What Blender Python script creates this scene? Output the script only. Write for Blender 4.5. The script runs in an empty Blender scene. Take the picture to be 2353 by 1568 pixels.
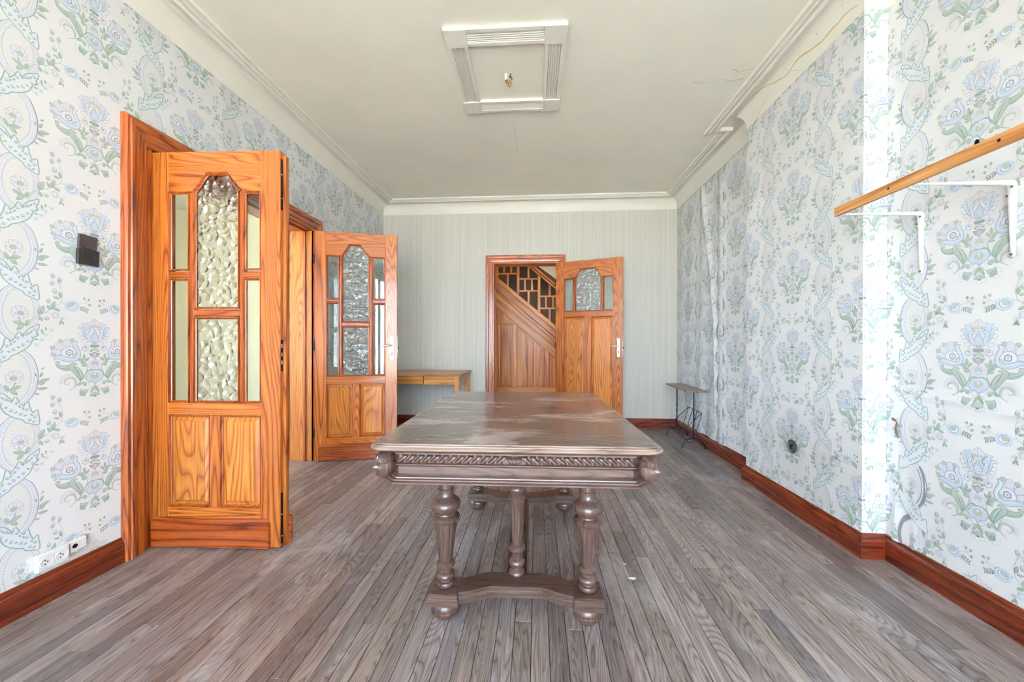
import bpy, bmesh, math, random
import numpy as np
from mathutils import Vector, Matrix
from mathutils.geometry import tessellate_polygon

SC = bpy.context.scene
COL = SC.collection
random.seed(7)
PI = math.pi

# ------------------------------------------------------------------ camera
cam_d = bpy.data.cameras.new('camera')
cam = bpy.data.objects.new('camera', cam_d); COL.objects.link(cam)
cam_d.sensor_width = 36.0; cam_d.sensor_fit = 'HORIZONTAL'
cam_d.lens = 36.0 * 840.0 / 2353.0
cam_d.shift_y = 5.6 / 2353.0
cam_d.clip_start = 0.02; cam_d.clip_end = 300
_r = Vector((0.99769701, 0.06780152, 0.00190524))
_d = Vector((0.00211, -0.0029485, -0.99999343))
_f = Vector((-0.06779546, 0.99769447, -0.00308477))
_m = Matrix.Identity(4)
for i in range(3):
    _m[i][0] = _r[i]; _m[i][1] = -_d[i]; _m[i][2] = -_f[i]
_m[0][3], _m[1][3], _m[2][3] = 0.0, 0.0, 1.05
cam.matrix_world = _m
SC.camera = cam

# ------------------------------------------------------------------ world, light, exposure
w = bpy.data.worlds.new('sky'); SC.world = w; w.use_nodes = True
bg = w.node_tree.nodes['Background']
bg.inputs[0].default_value = (0.72, 0.82, 1.0, 1)
bg.inputs[1].default_value = 18.0
vs = SC.view_settings
vs.view_transform = 'Standard'; vs.look = 'None'; vs.gamma = 1.0; vs.use_curve_mapping = False
vs.exposure = 0.36
SC.cycles.max_bounces = 7; SC.cycles.diffuse_bounces = 3; SC.cycles.glossy_bounces = 2
SC.cycles.transmission_bounces = 6; SC.cycles.transparent_max_bounces = 10
SC.cycles.use_adaptive_sampling = True; SC.cycles.adaptive_threshold = 0.2; SC.cycles.adaptive_min_samples = 16
SC.cycles.use_denoising = True
SC.cycles.sample_clamp_indirect = 8.0

sun_d = bpy.data.lights.new('sun', 'SUN'); sun_d.energy = 420.0; sun_d.angle = math.radians(0.6); sun_d.color = (1.0, 0.96, 0.90)
sun = bpy.data.objects.new('sun', sun_d); COL.objects.link(sun); sun.location = (6, 10, 12)
sun.rotation_euler = Vector((-0.30, -0.62, -0.75)).to_track_quat('-Z', 'Y').to_euler()   # high, from behind the house

def portal(name, loc, rot, sx, sy):
    l = bpy.data.lights.new(name, 'AREA'); l.shape = 'RECTANGLE'; l.size = sx; l.size_y = sy
    l.cycles.is_portal = True
    o = bpy.data.objects.new(name, l); COL.objects.link(o); o.location = loc; o.rotation_euler = rot
    return o

# room numbers (metres)
XL, XR, XB, YB, YF = -1.975, 1.705, 1.595, 4.59, -2.2
BY0, BY1 = 1.905, 2.90          # chimney breast near / far face
ZC = 2.82
COVE = 2.675
# window openings
W1 = (-1.75, 1.45, 0.12, 2.58)     # this room, front wall (x0,x1,z0,z1)
W3 = (0.6, 2.9, 0.6, 2.4)          # added unseen window brightening the breast wall; next room, far side wall (y0,y1,z0,z1)
W2 = (-4.85, -2.35, 0.1, 2.62)      # added unseen window lighting the next room; its front wall
portal('window_portal', ((W1[0]+W1[1])/2, YF-0.02, (W1[2]+W1[3])/2), (PI/2, 0, 0), W1[1]-W1[0], W1[3]-W1[2])
portal('added_window_portal_next_room', ((W2[0]+W2[1])/2, YF-0.02, (W2[2]+W2[3])/2), (PI/2, 0, 0), W2[1]-W2[0], W2[3]-W2[2])
portal('added_window_portal_side', (-5.02, (W3[0]+W3[1])/2, (W3[2]+W3[3])/2), (0, -PI/2, 0), W3[3]-W3[2], W3[1]-W3[0])
portal('hall_opening_portal', (3.02, 5.2, 1.35), (0, PI/2, 0), 2.3, 0.8)  # sits at a bare wall opening added to light the hall

# ------------------------------------------------------------------ material helpers
def s2l(c):
    return tuple((x/12.92 if x <= 0.04045 else ((x+0.055)/1.055)**2.4) for x in c)
def rgb(r, g, b):
    return s2l((r/255.0, g/255.0, b/255.0))
class NT:
    def __init__(self, name):
        m = bpy.data.materials.new(name); m.use_nodes = True
        self.m = m; self.t = m.node_tree; self.b = self.t.nodes['Principled BSDF']; self.out = self.t.nodes['Material Output']
    def n(self, typ, **kw):
        nd = self.t.nodes.new(typ)
        for k, v in kw.items():
            if k.startswith('i_'):
                key = k[2:]; nd.inputs[int(key) if key.isdigit() else key.replace('_', ' ')].default_value = v
            else: setattr(nd, k, v)
        return nd
    def l(self, a, b): self.t.links.new(a, b)
    def ramp(self, stops, interp='LINEAR'):
        r = self.t.nodes.new('ShaderNodeValToRGB'); e = r.color_ramp.elements; r.color_ramp.interpolation = interp
        while len(e) < len(stops): e.new(0.5)
        for i, (p, c) in enumerate(stops):
            e[i].position = p; e[i].color = (c[0], c[1], c[2], 1)
        return r
MATS = {}
def plain(name, col, rough=0.5, metal=0.0, spec=0.5, noise=0.0, nscale=8.0, bump=0.0, coat=0.0):
    N = NT(name); b = N.b
    b.inputs['Base Color'].default_value = (*col, 1); b.inputs['Roughness'].default_value = rough
    b.inputs['Metallic'].default_value = metal; b.inputs['Specular IOR Level'].default_value = spec
    b.inputs['Coat Weight'].default_value = coat
    if noise or bump:
        tc = N.n('ShaderNodeTexCoord'); nz = N.n('ShaderNodeTexNoise', i_Scale=nscale, i_Detail=5.0, i_Roughness=0.6)
        N.l(tc.outputs['Object'], nz.inputs['Vector'])
        if noise:
            r = N.ramp([(0.3, tuple(c*(1-noise) for c in col)), (0.7, tuple(min(1, c*(1+noise*0.5)) for c in col))])
            N.l(nz.outputs['Fac'], r.inputs['Fac']); N.l(r.outputs['Color'], b.inputs['Base Color'])
        if bump:
            bp = N.n('ShaderNodeBump', i_Strength=bump, i_Distance=0.01)
            N.l(nz.outputs['Fac'], bp.inputs['Height']); N.l(bp.outputs['Normal'], b.inputs['Normal'])
    MATS[name] = N.m
    return N.m

def wood(name, dark, mid, light, axis='z', rings=11.0, scale=7.0, along=0.09, rough=0.28, coat=0.4, fibre=0.25, rvar=0.12, bump=0.15, tint=None, rv=0.25, stain=None, wear=None, distort=0.35, lo=0.0, sharp=0.22):
    """Contour lines of a stretched noise field read as cut wood grain; a per-object random shifts it."""
    N = NT(name); b = N.b
    tc = N.n('ShaderNodeTexCoord'); oi = N.n('ShaderNodeObjectInfo')
    mul = N.n('ShaderNodeVectorMath', operation='SCALE'); mul.inputs[0].default_value = (17.3, 29.1, 11.7)
    N.l(oi.outputs['Random'], mul.inputs['Scale'])
    add = N.n('ShaderNodeVectorMath', operation='ADD')
    N.l(tc.outputs['Object'], add.inputs[0]); N.l(mul.outputs[0], add.inputs[1])
    sc = [1.0, 1.0, 1.0]; sc['xyz'.index(axis)] = along
    mp = N.n('ShaderNodeMapping'); mp.inputs['Scale'].default_value = sc
    N.l(add.outputs[0], mp.inputs['Vector'])
    nz = N.n('ShaderNodeTexNoise', i_Scale=scale, i_Detail=1.6, i_Roughness=0.45, i_Distortion=distort)
    N.l(mp.outputs[0], nz.inputs['Vector'])
    m1 = N.n('ShaderNodeMath', operation='MULTIPLY'); m1.inputs[1].default_value = rings
    N.l(nz.outputs['Fac'], m1.inputs[0])
    fr = N.n('ShaderNodeMath', operation='FRACT'); N.l(m1.outputs[0], fr.inputs[0])
    rp = N.ramp([(lo, mid), (0.45, light), (1.0 - sharp, mid), (0.93, dark), (1.0, mid)])
    N.l(fr.outputs[0], rp.inputs['Fac'])
    # fibre
    sc2 = [90.0, 90.0, 90.0]; sc2['xyz'.index(axis)] = 3.0
    mp2 = N.n('ShaderNodeMapping'); mp2.inputs['Scale'].default_value = sc2
    N.l(add.outputs[0], mp2.inputs['Vector'])
    nf = N.n('ShaderNodeTexNoise', i_Scale=1.0, i_Detail=3.0, i_Roughness=0.6)
    N.l(mp2.outputs[0], nf.inputs['Vector'])
    rf = N.ramp([(0.3, (1-fibre,)*3), (0.7, (1+fibre*0.35,)*3)])
    N.l(nf.outputs['Fac'], rf.inputs['Fac'])
    mx = N.n('ShaderNodeMix', data_type='RGBA', blend_type='MULTIPLY'); mx.inputs[0].default_value = 1.0
    N.l(rp.outputs['Color'], mx.inputs[6]); N.l(rf.outputs['Color'], mx.inputs[7])
    # per-piece tone
    rr = N.n('ShaderNodeMapRange'); rr.inputs['To Min'].default_value = 1 - rvar; rr.inputs['To Max'].default_value = 1 + rvar
    m3 = N.n('ShaderNodeMath', operation='MULTIPLY'); m3.inputs[1].default_value = 7.31
    f3 = N.n('ShaderNodeMath', operation='FRACT')
    N.l(oi.outputs['Random'], m3.inputs[0]); N.l(m3.outputs[0], f3.inputs[0]); N.l(f3.outputs[0], rr.inputs['Value'])
    mx2 = N.n('ShaderNodeVectorMath', operation='SCALE'); N.l(mx.outputs[2], mx2.inputs[0]); N.l(rr.outputs[0], mx2.inputs['Scale'])
    last = mx2.outputs[0]
    if tint:                       # some pieces lean to another hue
        m4 = N.n('ShaderNodeMath', operation='MULTIPLY'); m4.inputs[1].default_value = 13.7
        f4 = N.n('ShaderNodeMath', operation='FRACT'); N.l(oi.outputs['Random'], m4.inputs[0]); N.l(m4.outputs[0], f4.inputs[0])
        mt = N.n('ShaderNodeMix', data_type='RGBA', blend_type='MULTIPLY')
        N.l(f4.outputs[0], mt.inputs[0]); N.l(last, mt.inputs[6]); mt.inputs[7].default_value = (*tint, 1)
        last = mt.outputs[2]
    if stain:                      # worn patches laid over the whole surface in world space
        geo = N.n('ShaderNodeNewGeometry')
        for (col, s, p0, p1, amt, stretch) in stain:
            mps = N.n('ShaderNodeMapping'); mps.inputs['Scale'].default_value = stretch
            N.l(geo.outputs['Position'], mps.inputs['Vector'])
            ns = N.n('ShaderNodeTexNoise', i_Scale=s, i_Detail=6.0, i_Roughness=0.65, i_Distortion=0.6)
            N.l(mps.outputs[0], ns.inputs['Vector'])
            rs = N.ramp([(p0, (0, 0, 0)), (p1, (amt,)*3)])
            N.l(ns.outputs['Fac'], rs.inputs['Fac'])
            ms = N.n('ShaderNodeMix', data_type='RGBA', blend_type='MIX')
            N.l(rs.outputs['Color'], ms.inputs[0]); N.l(last, ms.inputs[6]); ms.inputs[7].default_value = (*col, 1)
            last = ms.outputs[2]
    N.l(last, b.inputs['Base Color'])
    rrg = N.ramp([(0.25, (rough*(1-rv),)*3), (0.75, (min(1, rough*(1+rv*1.4)),)*3)])
    N.l(nf.outputs['Fac'], rrg.inputs['Fac']); N.l(rrg.outputs['Color'], b.inputs['Roughness'])
    b.inputs['Coat Weight'].default_value = coat; b.inputs['Coat Roughness'].default_value = 0.12
    if bump:
        bp = N.n('ShaderNodeBump', i_Strength=bump, i_Distance=0.002)
        N.l(mx.outputs[2], bp.inputs['Height']); N.l(bp.outputs['Normal'], b.inputs['Normal'])
    MATS[name] = N.m
    return N.m

# door / trim pine, three grain directions
D_, M_, L_ = rgb(116, 48, 12), rgb(174, 90, 30), rgb(200, 116, 46)
wood('kick_x', rgb(92, 34, 10), rgb(146, 62, 20), rgb(170, 84, 32), 'x', rings=16, scale=7, along=0.05, rough=0.28, coat=0.5)
for ax in 'xyz':
    wood('pine_'+ax, D_, M_, L_, ax, rings=46, scale=4.6, along=0.06, rough=0.30, coat=0.45)
    wood('trim_pine_'+ax, rgb(98, 36, 8), rgb(156, 70, 20), rgb(182, 94, 32), ax, rings=30, scale=6, along=0.05, rough=0.30, coat=0.45)
    wood('base_'+ax, rgb(70, 20, 8), rgb(116, 40, 16), rgb(138, 54, 22), ax, rings=22, scale=8, along=0.04, rough=0.27, coat=0.5)
    wood('oak_table_'+ax, rgb(70, 49, 41), rgb(88, 65, 56), rgb(100, 76, 67), ax, rings=24, scale=11, along=0.07, rough=0.32, coat=0.5, fibre=0.30)
    wood('desk_pine_'+ax, rgb(150, 84, 30), rgb(196, 128, 58), rgb(214, 152, 84), ax, rings=9, scale=8, along=0.06, rough=0.35, coat=0.25)
    wood('stair_pine_'+ax, rgb(140, 72, 20), rgb(174, 104, 38), rgb(190, 122, 54), ax, rings=9, scale=4, along=0.06, rough=0.42, coat=0.10, sharp=0.4)
wood('pine_panel', rgb(160, 76, 20), rgb(198, 116, 42), rgb(214, 136, 58), 'z', rings=38, scale=4.2, along=0.09, rough=0.30, coat=0.45, sharp=0.3)
wood('batten_pine', rgb(176, 110, 52), rgb(206, 146, 84), rgb(222, 168, 108), 'y', rings=8, scale=18, along=0.04, rough=0.5, coat=0.0)
floor_stain = [(rgb(112, 72, 58), 1.3, 0.52, 0.72, 0.55, (1.2, 0.6, 1)),
               (rgb(200, 188, 186), 3.8, 0.54, 0.70, 0.55, (1.0, 0.5, 1)),
               (rgb(96, 78, 72), 9.0, 0.60, 0.72, 0.5, (1.4, 0.35, 1)),
               (rgb(84, 70, 64), 0.9, 0.55, 0.75, 0.45, (1, 1, 1)),
               (rgb(214, 206, 204), 22.0, 0.70, 0.80, 0.45, (1.0, 0.6, 1)),
               (rgb(84, 66, 60), 60.0, 0.56, 0.70, 0.55, (1.5, 0.16, 1)),
               (rgb(190, 178, 176), 75.0, 0.58, 0.72, 0.5, (1.4, 0.14, 1))]
wood('oak_floor', rgb(98, 86, 85), rgb(136, 123, 122), rgb(157, 145, 145), 'y', rings=34, scale=9, along=0.09, rough=0.36, coat=0.12, fibre=0.40, rvar=0.32, bump=0.25, tint=(1.04, 0.97, 0.86), stain=floor_stain, distort=0.7)
table_stain = [(rgb(182, 170, 168), 2.6, 0.52, 0.62, 0.75, (0.8, 2.2, 1)),
               (rgb(70, 54, 46), 2.1, 0.55, 0.70, 0.5, (0.7, 2.0, 1)),
               (rgb(216, 210, 206), 16.0, 0.68, 0.76, 0.35, (0.6, 2.2, 1))]
wood('oak_edge', rgb(108, 84, 74), rgb(144, 118, 106), rgb(166, 140, 128), 'x', rings=16, scale=11, along=0.06, rough=0.34, coat=0.3, fibre=0.25)
wood('oak_top', rgb(96, 78, 70), rgb(116, 98, 90), rgb(130, 112, 104), 'x', rings=18, scale=9, along=0.09, rough=0.24, coat=0.35, fibre=0.12, rvar=0.14, bump=0.0, rv=0.05, stain=table_stain)
plain('subfloor', rgb(40, 30, 26), 0.9)
plain('ceiling_paint', rgb(249, 242, 225), 0.65, noise=0.05, nscale=1.6, bump=0.05)
plain('cornice_paint', rgb(240, 234, 220), 0.45, noise=0.03, nscale=3.0, bump=0.03)
plain('plaster', rgb(214, 206, 190), 0.9, noise=0.05)
plain('cream_wall', rgb(214, 203, 172), 0.8, noise=0.03, nscale=2.0)
plain('white_paint', rgb(240, 240, 238), 0.35)
plain('white_metal', rgb(240, 240, 240), 0.28)
plain('white_plastic', rgb(232, 230, 226), 0.3)
plain('black_plastic', rgb(46, 44, 48), 0.32)
plain('brown_plastic', rgb(72, 62, 62), 0.35)
plain('dark_hole', rgb(12, 12, 13), 0.7)
plain('iron', rgb(20, 26, 38), 0.35, metal=0.6)
plain('steel', rgb(190, 190, 192), 0.25, metal=1.0)
plain('handle_alloy', rgb(222, 216, 200), 0.22, metal=0.85)
plain('brass', rgb(150, 128, 62), 0.3, metal=1.0)
plain('amber_plastic', rgb(150, 92, 20), 0.3)
plain('dark_metal', rgb(40, 40, 44), 0.4, metal=0.8)
plain('zinc', rgb(128, 132, 142), 0.5, metal=0.6, noise=0.4, nscale=40)
plain('rust', rgb(120, 80, 60), 0.7)
plain('crack_yellow', rgb(206, 176, 104), 0.8)
plain('crack_dark', rgb(150, 138, 110), 0.9)
plain('paint_flake', rgb(230, 228, 226), 0.7)
plain('bounce_ground_pale', rgb(186, 180, 170), 0.9, noise=0.2, nscale=0.6)  # pale ground colour chosen to throw sunlight up indoors
plain('hall_shade', rgb(74, 66, 58), 0.8)  # dark backing colour standing in for shade behind the stair lattice
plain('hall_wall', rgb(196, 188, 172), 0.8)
# table-top rack plank
wood('rack_board', rgb(84, 56, 44), rgb(132, 104, 90), rgb(156, 128, 112), 'y', rings=8, scale=14, along=0.06, rough=0.35, coat=0.2)

def refl(N, f0, nrm=None):
    """Schlick reflectance, the same from both sides of the pane"""
    lw = N.n('ShaderNodeLayerWeight', i_Blend=0.5)
    if nrm is not None: N.l(nrm, lw.inputs['Normal'])
    p = N.n('ShaderNodeMath', operation='POWER'); p.inputs[1].default_value = 4.0
    N.l(lw.outputs['Facing'], p.inputs[0])
    q = N.n('ShaderNodeMath', operation='MULTIPLY_ADD'); q.inputs[1].default_value = .9; q.inputs[2].default_value = f0
    N.l(p.outputs[0], q.inputs[0])
    return q
def glass_clear():
    N = NT('clear_glass'); t = N.t
    N.t.nodes.remove(N.b)
    tr = N.n('ShaderNodeBsdfTransparent'); tr.inputs[0].default_value = (0.93, 0.97, 0.96, 1)
    gl = N.n('ShaderNodeBsdfGlossy', i_Roughness=0.01)
    fr = refl(N, .06)
    mx = N.n('ShaderNodeMixShader')
    N.l(fr.outputs[0], mx.inputs[0]); N.l(tr.outputs[0], mx.inputs[1]); N.l(gl.outputs[0], mx.inputs[2]); N.l(mx.outputs[0], N.out.inputs[0])
    MATS['clear_glass'] = N.m
glass_clear()
def glass_hammered():
    N = NT('hammered_glass'); N.t.nodes.remove(N.b)
    tc = N.n('ShaderNodeTexCoord')
    nz = N.n('ShaderNodeTexNoise', i_Scale=14.0, i_Detail=1.0)
    N.l(tc.outputs['Object'], nz.inputs['Vector'])
    mxv = N.n('ShaderNodeMix', data_type='RGBA', blend_type='LINEAR_LIGHT'); mxv.inputs[0].default_value = 0.03
    N.l(tc.outputs['Object'], mxv.inputs[6]); N.l(nz.outputs['Color'], mxv.inputs[7])
    vo = N.n('ShaderNodeTexVoronoi', feature='SMOOTH_F1', i_Scale=27.0, i_Smoothness=0.30)
    N.l(mxv.outputs[2], vo.inputs['Vector'])
    bp = N.n('ShaderNodeBump', i_Strength=1.0, i_Distance=0.016)
    N.l(vo.outputs['Distance'], bp.inputs['Height'])
    rf = N.n('ShaderNodeBsdfRefraction', i_Roughness=0.0, i_IOR=1.25); rf.inputs[0].default_value = (0.95, 0.97, 0.97, 1)
    tr = N.n('ShaderNodeBsdfTransparent'); tr.inputs[0].default_value = (0.9, 0.93, 0.93, 1)
    gl = N.n('ShaderNodeBsdfGlossy', i_Roughness=0.03)
    fr = refl(N, .11, bp.outputs[0])
    m0 = N.n('ShaderNodeMixShader'); m0.inputs[0].default_value = 0.25
    mx = N.n('ShaderNodeMixShader')
    for s in (rf, gl): N.l(bp.outputs[0], s.inputs['Normal'])
    N.l(rf.outputs[0], m0.inputs[1]); N.l(tr.outputs[0], m0.inputs[2])
    N.l(fr.outputs[0], mx.inputs[0]); N.l(m0.outputs[0], mx.inputs[1]); N.l(gl.outputs[0], mx.inputs[2]); N.l(mx.outputs[0], N.out.inputs[0])
    MATS['hammered_glass'] = N.m
glass_hammered()

def stripe_wallpaper():
    N = NT('striped_wallpaper'); b = N.b
    tc = N.n('ShaderNodeTexCoord')
    mp = N.n('ShaderNodeMapping'); mp.inputs['Scale'].default_value = (160, 1, 0.5)
    N.l(tc.outputs['Object'], mp.inputs['Vector'])
    nz = N.n('ShaderNodeTexNoise', i_Scale=1.0, i_Detail=4.0, i_Roughness=0.75); N.l(mp.outputs[0], nz.inputs['Vector'])
    r = N.ramp([(0.25, rgb(190, 184, 171)), (0.5, rgb(208, 202, 191)), (0.75, rgb(223, 218, 209))])
    N.l(nz.outputs['Fac'], r.inputs['Fac'])
    mp2 = N.n('ShaderNodeMapping'); mp2.inputs['Scale'].default_value = (1, 1, 30)
    N.l(tc.outputs['Object'], mp2.inputs['Vector'])
    n2 = N.n('ShaderNodeTexNoise', i_Scale=7.0, i_Detail=4.0); N.l(mp2.outputs[0], n2.inputs['Vector'])
    r2 = N.ramp([(0.3, (0.985,)*3), (0.7, (1.005,)*3)]); N.l(n2.outputs['Fac'], r2.inputs['Fac'])
    mx = N.n('ShaderNodeMix', data_type='RGBA', blend_type='MULTIPLY'); mx.inputs[0].default_value = 1
    N.l(r.outputs['Color'], mx.inputs[6]); N.l(r2.outputs['Color'], mx.inputs[7])
    N.l(mx.outputs[2], b.inputs['Base Color']); b.inputs['Roughness'].default_value = 0.6
    MATS['striped_wallpaper'] = N.m
stripe_wallpaper()
def print_wallpaper():
    N = NT('floral_wallpaper'); b = N.b
    a = N.n('ShaderNodeAttribute', attribute_name='Col')
    geo = N.n('ShaderNodeNewGeometry')
    nz = N.n('ShaderNodeTexNoise', i_Scale=1.4, i_Detail=5.0, i_Roughness=0.6); N.l(geo.outputs['Position'], nz.inputs['Vector'])
    r = N.ramp([(0.3, (0.955, 0.95, 0.93)), (0.65, (1, 1, 1))]); N.l(nz.outputs['Fac'], r.inputs['Fac'])
    mx = N.n('ShaderNodeMix', data_type='RGBA', blend_type='MULTIPLY'); mx.inputs[0].default_value = 1
    N.l(a.outputs['Color'], mx.inputs[6]); N.l(r.outputs['Color'], mx.inputs[7])
    N.l(mx.outputs[2], b.inputs['Base Color']); b.inputs['Roughness'].default_value = 0.55
    MATS['floral_wallpaper'] = N.m
print_wallpaper()
M = MATS

# ------------------------------------------------------------------ mesh helpers
class MB:
    def __init__(self): self.v = []; self.f = []; self.mi = []
    def add(self, vs, fs, mi=0):
        o = len(self.v); self.v += [tuple(x) for x in vs]; self.f += [tuple(o+i for i in f) for f in fs]; self.mi += [mi]*len(fs)
        return self
    def box(self, x0, x1, y0, y1, z0, z1, mi=0):
        vs = [(x0,y0,z0),(x1,y0,z0),(x1,y1,z0),(x0,y1,z0),(x0,y0,z1),(x1,y0,z1),(x1,y1,z1),(x0,y1,z1)]
        return self.add(vs, [(3,2,1,0),(4,5,6,7),(0,1,5,4),(1,2,6,5),(2,3,7,6),(3,0,4,7)], mi)
    def prism(self, pts, a0, a1, mapf):
        """polygon pts (p,q) extruded from a0 to a1; mapf(p,q,a)->xyz"""
        n = len(pts)
        vs = [mapf(p, q, a0) for p, q in pts] + [mapf(p, q, a1) for p, q in pts]
        fs = [tuple(range(n-1, -1, -1)), tuple(range(n, 2*n))] + [(i, (i+1) % n, n+(i+1) % n, n+i) for i in range(n)]
        return self.add(vs, fs)
    def lathe(self, prof, c=(0,0,0), n=24, rf=None, axis='z'):
        vs = []; fs = []
        for (r, z) in prof:
            for k in range(n):
                a = 2*PI*k/n; rr = r*(rf(a, z) if rf else 1.0)
                p = (rr*math.cos(a), rr*math.sin(a), z)
                if axis == 'y': p = (p[0], p[2], p[1])
                elif axis == 'x': p = (p[2], p[0], p[1])
                vs.append((c[0]+p[0], c[1]+p[1], c[2]+p[2]))
        m = len(prof)
        for i in range(m-1):
            for k in range(n):
                fs.append((i*n+k, i*n+(k+1) % n, (i+1)*n+(k+1) % n, (i+1)*n+k))
        fs.append(tuple(range(n-1, -1, -1))); fs.append(tuple((m-1)*n+k for k in range(n)))
        return self.add(vs, fs)
    def tube(self, pts, r, n=8, closed=False):
        pts = [Vector(p) for p in pts]; rs = r if isinstance(r, (list, tuple)) else [r]*len(pts)
        vs = []; fs = []; m = len(pts); up = None
        for i, p in enumerate(pts):
            a = pts[(i-1) % m] if (closed or i > 0) else p; b = pts[(i+1) % m] if (closed or i < m-1) else p
            t = (b-a); t = t.normalized() if t.length > 1e-9 else Vector((0,0,1))
            if up is None:
                up = Vector((0,0,1)) if abs(t.z) < 0.9 else Vector((1,0,0))
            x = t.cross(up); x = x.normalized() if x.length > 1e-6 else Vector((1,0,0)); y = x.cross(t).normalized(); up = y
            for k in range(n):
                a2 = 2*PI*k/n; vs.append(p + x*(rs[i]*math.cos(a2)) + y*(rs[i]*math.sin(a2)))
        for i in range(m if closed else m-1):
            j = (i+1) % m
            for k in range(n): fs.append((i*n+k, i*n+(k+1) % n, j*n+(k+1) % n, j*n+k))
        if not closed:
            fs.append(tuple(range(n-1, -1, -1))); fs.append(tuple((m-1)*n+k for k in range(n)))
        return self.add(vs, fs)
    def sweep(self, path, prof, mapf, closed=False):
        """profile (off, dep) swept along a 2-D path with mitred corners; off is to the left of the path; mapf(a,b,dep)->xyz"""
        m = len(path); P = [Vector(p) for p in path]; np_ = len(prof); vs = []; fs = []
        for i in range(m):
            ns = []
            if closed or i > 0:
                d = (P[i]-P[i-1]).normalized(); ns.append(Vector((-d.y, d.x)))
            if closed or i < m-1:
                d = (P[(i+1) % m]-P[i]).normalized(); ns.append(Vector((-d.y, d.x)))
            mv = ns[0] if len(ns) == 1 else (ns[0]+ns[1])/(1+ns[0].dot(ns[1]))
            for (o, dp) in prof:
                q = P[i]+mv*o; vs.append(mapf(q.x, q.y, dp))
        for i in range(m if closed else m-1):
            j = (i+1) % m
            for k in range(np_):
                k2 = (k+1) % np_; fs.append((i*np_+k, j*np_+k, j*np_+k2, i*np_+k2))
        if not closed:
            fs.append(tuple(range(np_))); fs.append(tuple((m-1)*np_+k for k in range(np_-1, -1, -1)))
        return self.add(vs, fs)
    def mesh(self, name, mats, bevel=0.0, seg=1, smooth=False):
        me = bpy.data.meshes.new(name); me.from_pydata(self.v, [], self.f)
        for m in (mats if isinstance(mats, (list, tuple)) else [mats]): me.materials.append(M[m])
        if any(self.mi): me.polygons.foreach_set('material_index', self.mi)
        bm = bmesh.new(); bm.from_mesh(me)
        bmesh.ops.recalc_face_normals(bm, faces=bm.faces)
        if bevel > 0:
            es = [e for e in bm.edges if len(e.link_faces) == 2 and e.calc_face_angle(0) > 0.5]
            bmesh.ops.bevel(bm, geom=es, offset=bevel, segments=seg, affect='EDGES', profile=0.5, clamp_overlap=True)
        if smooth:
            for f in bm.faces: f.smooth = True
            for e in bm.edges:
                if len(e.link_faces) == 2 and e.calc_face_angle(0) > 0.7: e.smooth = False
        bm.to_mesh(me); bm.free(); me.update()
        return me
    def build(self, name, mats, parent=None, bevel=0.0, seg=1, smooth=False, loc=None, rotz=None):
        o = bpy.data.objects.new(name, self.mesh(name, mats, bevel, seg, smooth)); COL.objects.link(o)
        if parent is not None: o.parent = parent
        if loc is not None: o.location = loc
        if rotz is not None: o.rotation_euler = (0, 0, rotz)
        return o
def B(*a): return MB().box(*a)
def obj_from(me, name, parent=None, loc=None, rot=None, scale=None):
    o = bpy.data.objects.new(name, me); COL.objects.link(o)
    if parent is not None: o.parent = parent
    if loc is not None: o.location = loc
    if rot is not None: o.rotation_euler = rot
    if scale is not None: o.scale = scale
    return o
def empty(name, loc=(0,0,0), rotz=0.0):
    o = bpy.data.objects.new(name, None); COL.objects.link(o); o.location = loc; o.rotation_euler = (0,0,rotz); o.empty_display_size = 0.1
    return o
def tag(o, label, cat, kind=None, group=None):
    o['label'] = label; o['category'] = cat
    if kind: o['kind'] = kind
    if group: o['group'] = group
    return o
XZ = lambda p, q, a: (p, a, q)      # polygon in x,z extruded in y
YZ = lambda p, q, a: (a, p, q)
XYm = lambda a, b, d: (a, b, d)

# ================================================================== STRUCTURE
# outside ground, made pale so sunlight bounces up to the ceiling
g = B(-90, 90, -90, 90, -1.2, -1.0).build('bounce_ground', 'bounce_ground_pale'); tag(g, 'pale ground outside the window, coloured to bounce sunlight indoors', 'ground', 'structure')
# sub floor + planks
fl = B(-5.2, 3.2, YF-0.2, 7.2, -0.12, -0.013).build('floor', 'subfloor')
tag(fl, 'worn grey oak strip floor', 'floor', 'structure')
PW = 0.0625
classes = [0.42, 0.56, 0.70, 0.86, 1.05]
def plank_mesh(L, W=PW-0.0018, H=0.013, ch=0.0012):
    mb = MB(); x = W/2; y = L/2 - 0.0005
    vs = [(-x,-y,-H),(x,-y,-H),(x,y,-H),(-x,y,-H),(-x,-y,-ch),(x,-y,-ch),(x,y,-ch),(-x,y,-ch),
          (-x+ch,-y+ch,0),(x-ch,-y+ch,0),(x-ch,y-ch,0),(-x+ch,y-ch,0)]
    fs = [(0,1,5,4),(1,2,6,5),(2,3,7,6),(3,0,4,7),(4,5,9,8),(5,6,10,9),(6,7,11,10),(7,4,8,11),(8,9,10,11)]
    mb.add(vs, fs); return mb.mesh('plank', 'oak_floor')
pm = {c: plank_mesh(c) for c in classes}
rows = []
x = XL + 0.02
xs_rows = []
while x < XR - 0.005:
    xs_rows.append(x); x += PW
rest = MB()
def rest_plank(xc, ya, yb):
    w2 = (PW-0.0011)/2
    rest.box(xc-w2, xc+w2, ya+0.0005, yb-0.0005, -0.013, 0.0)
NPL = 0
rr_ = random.Random(3)
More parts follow.
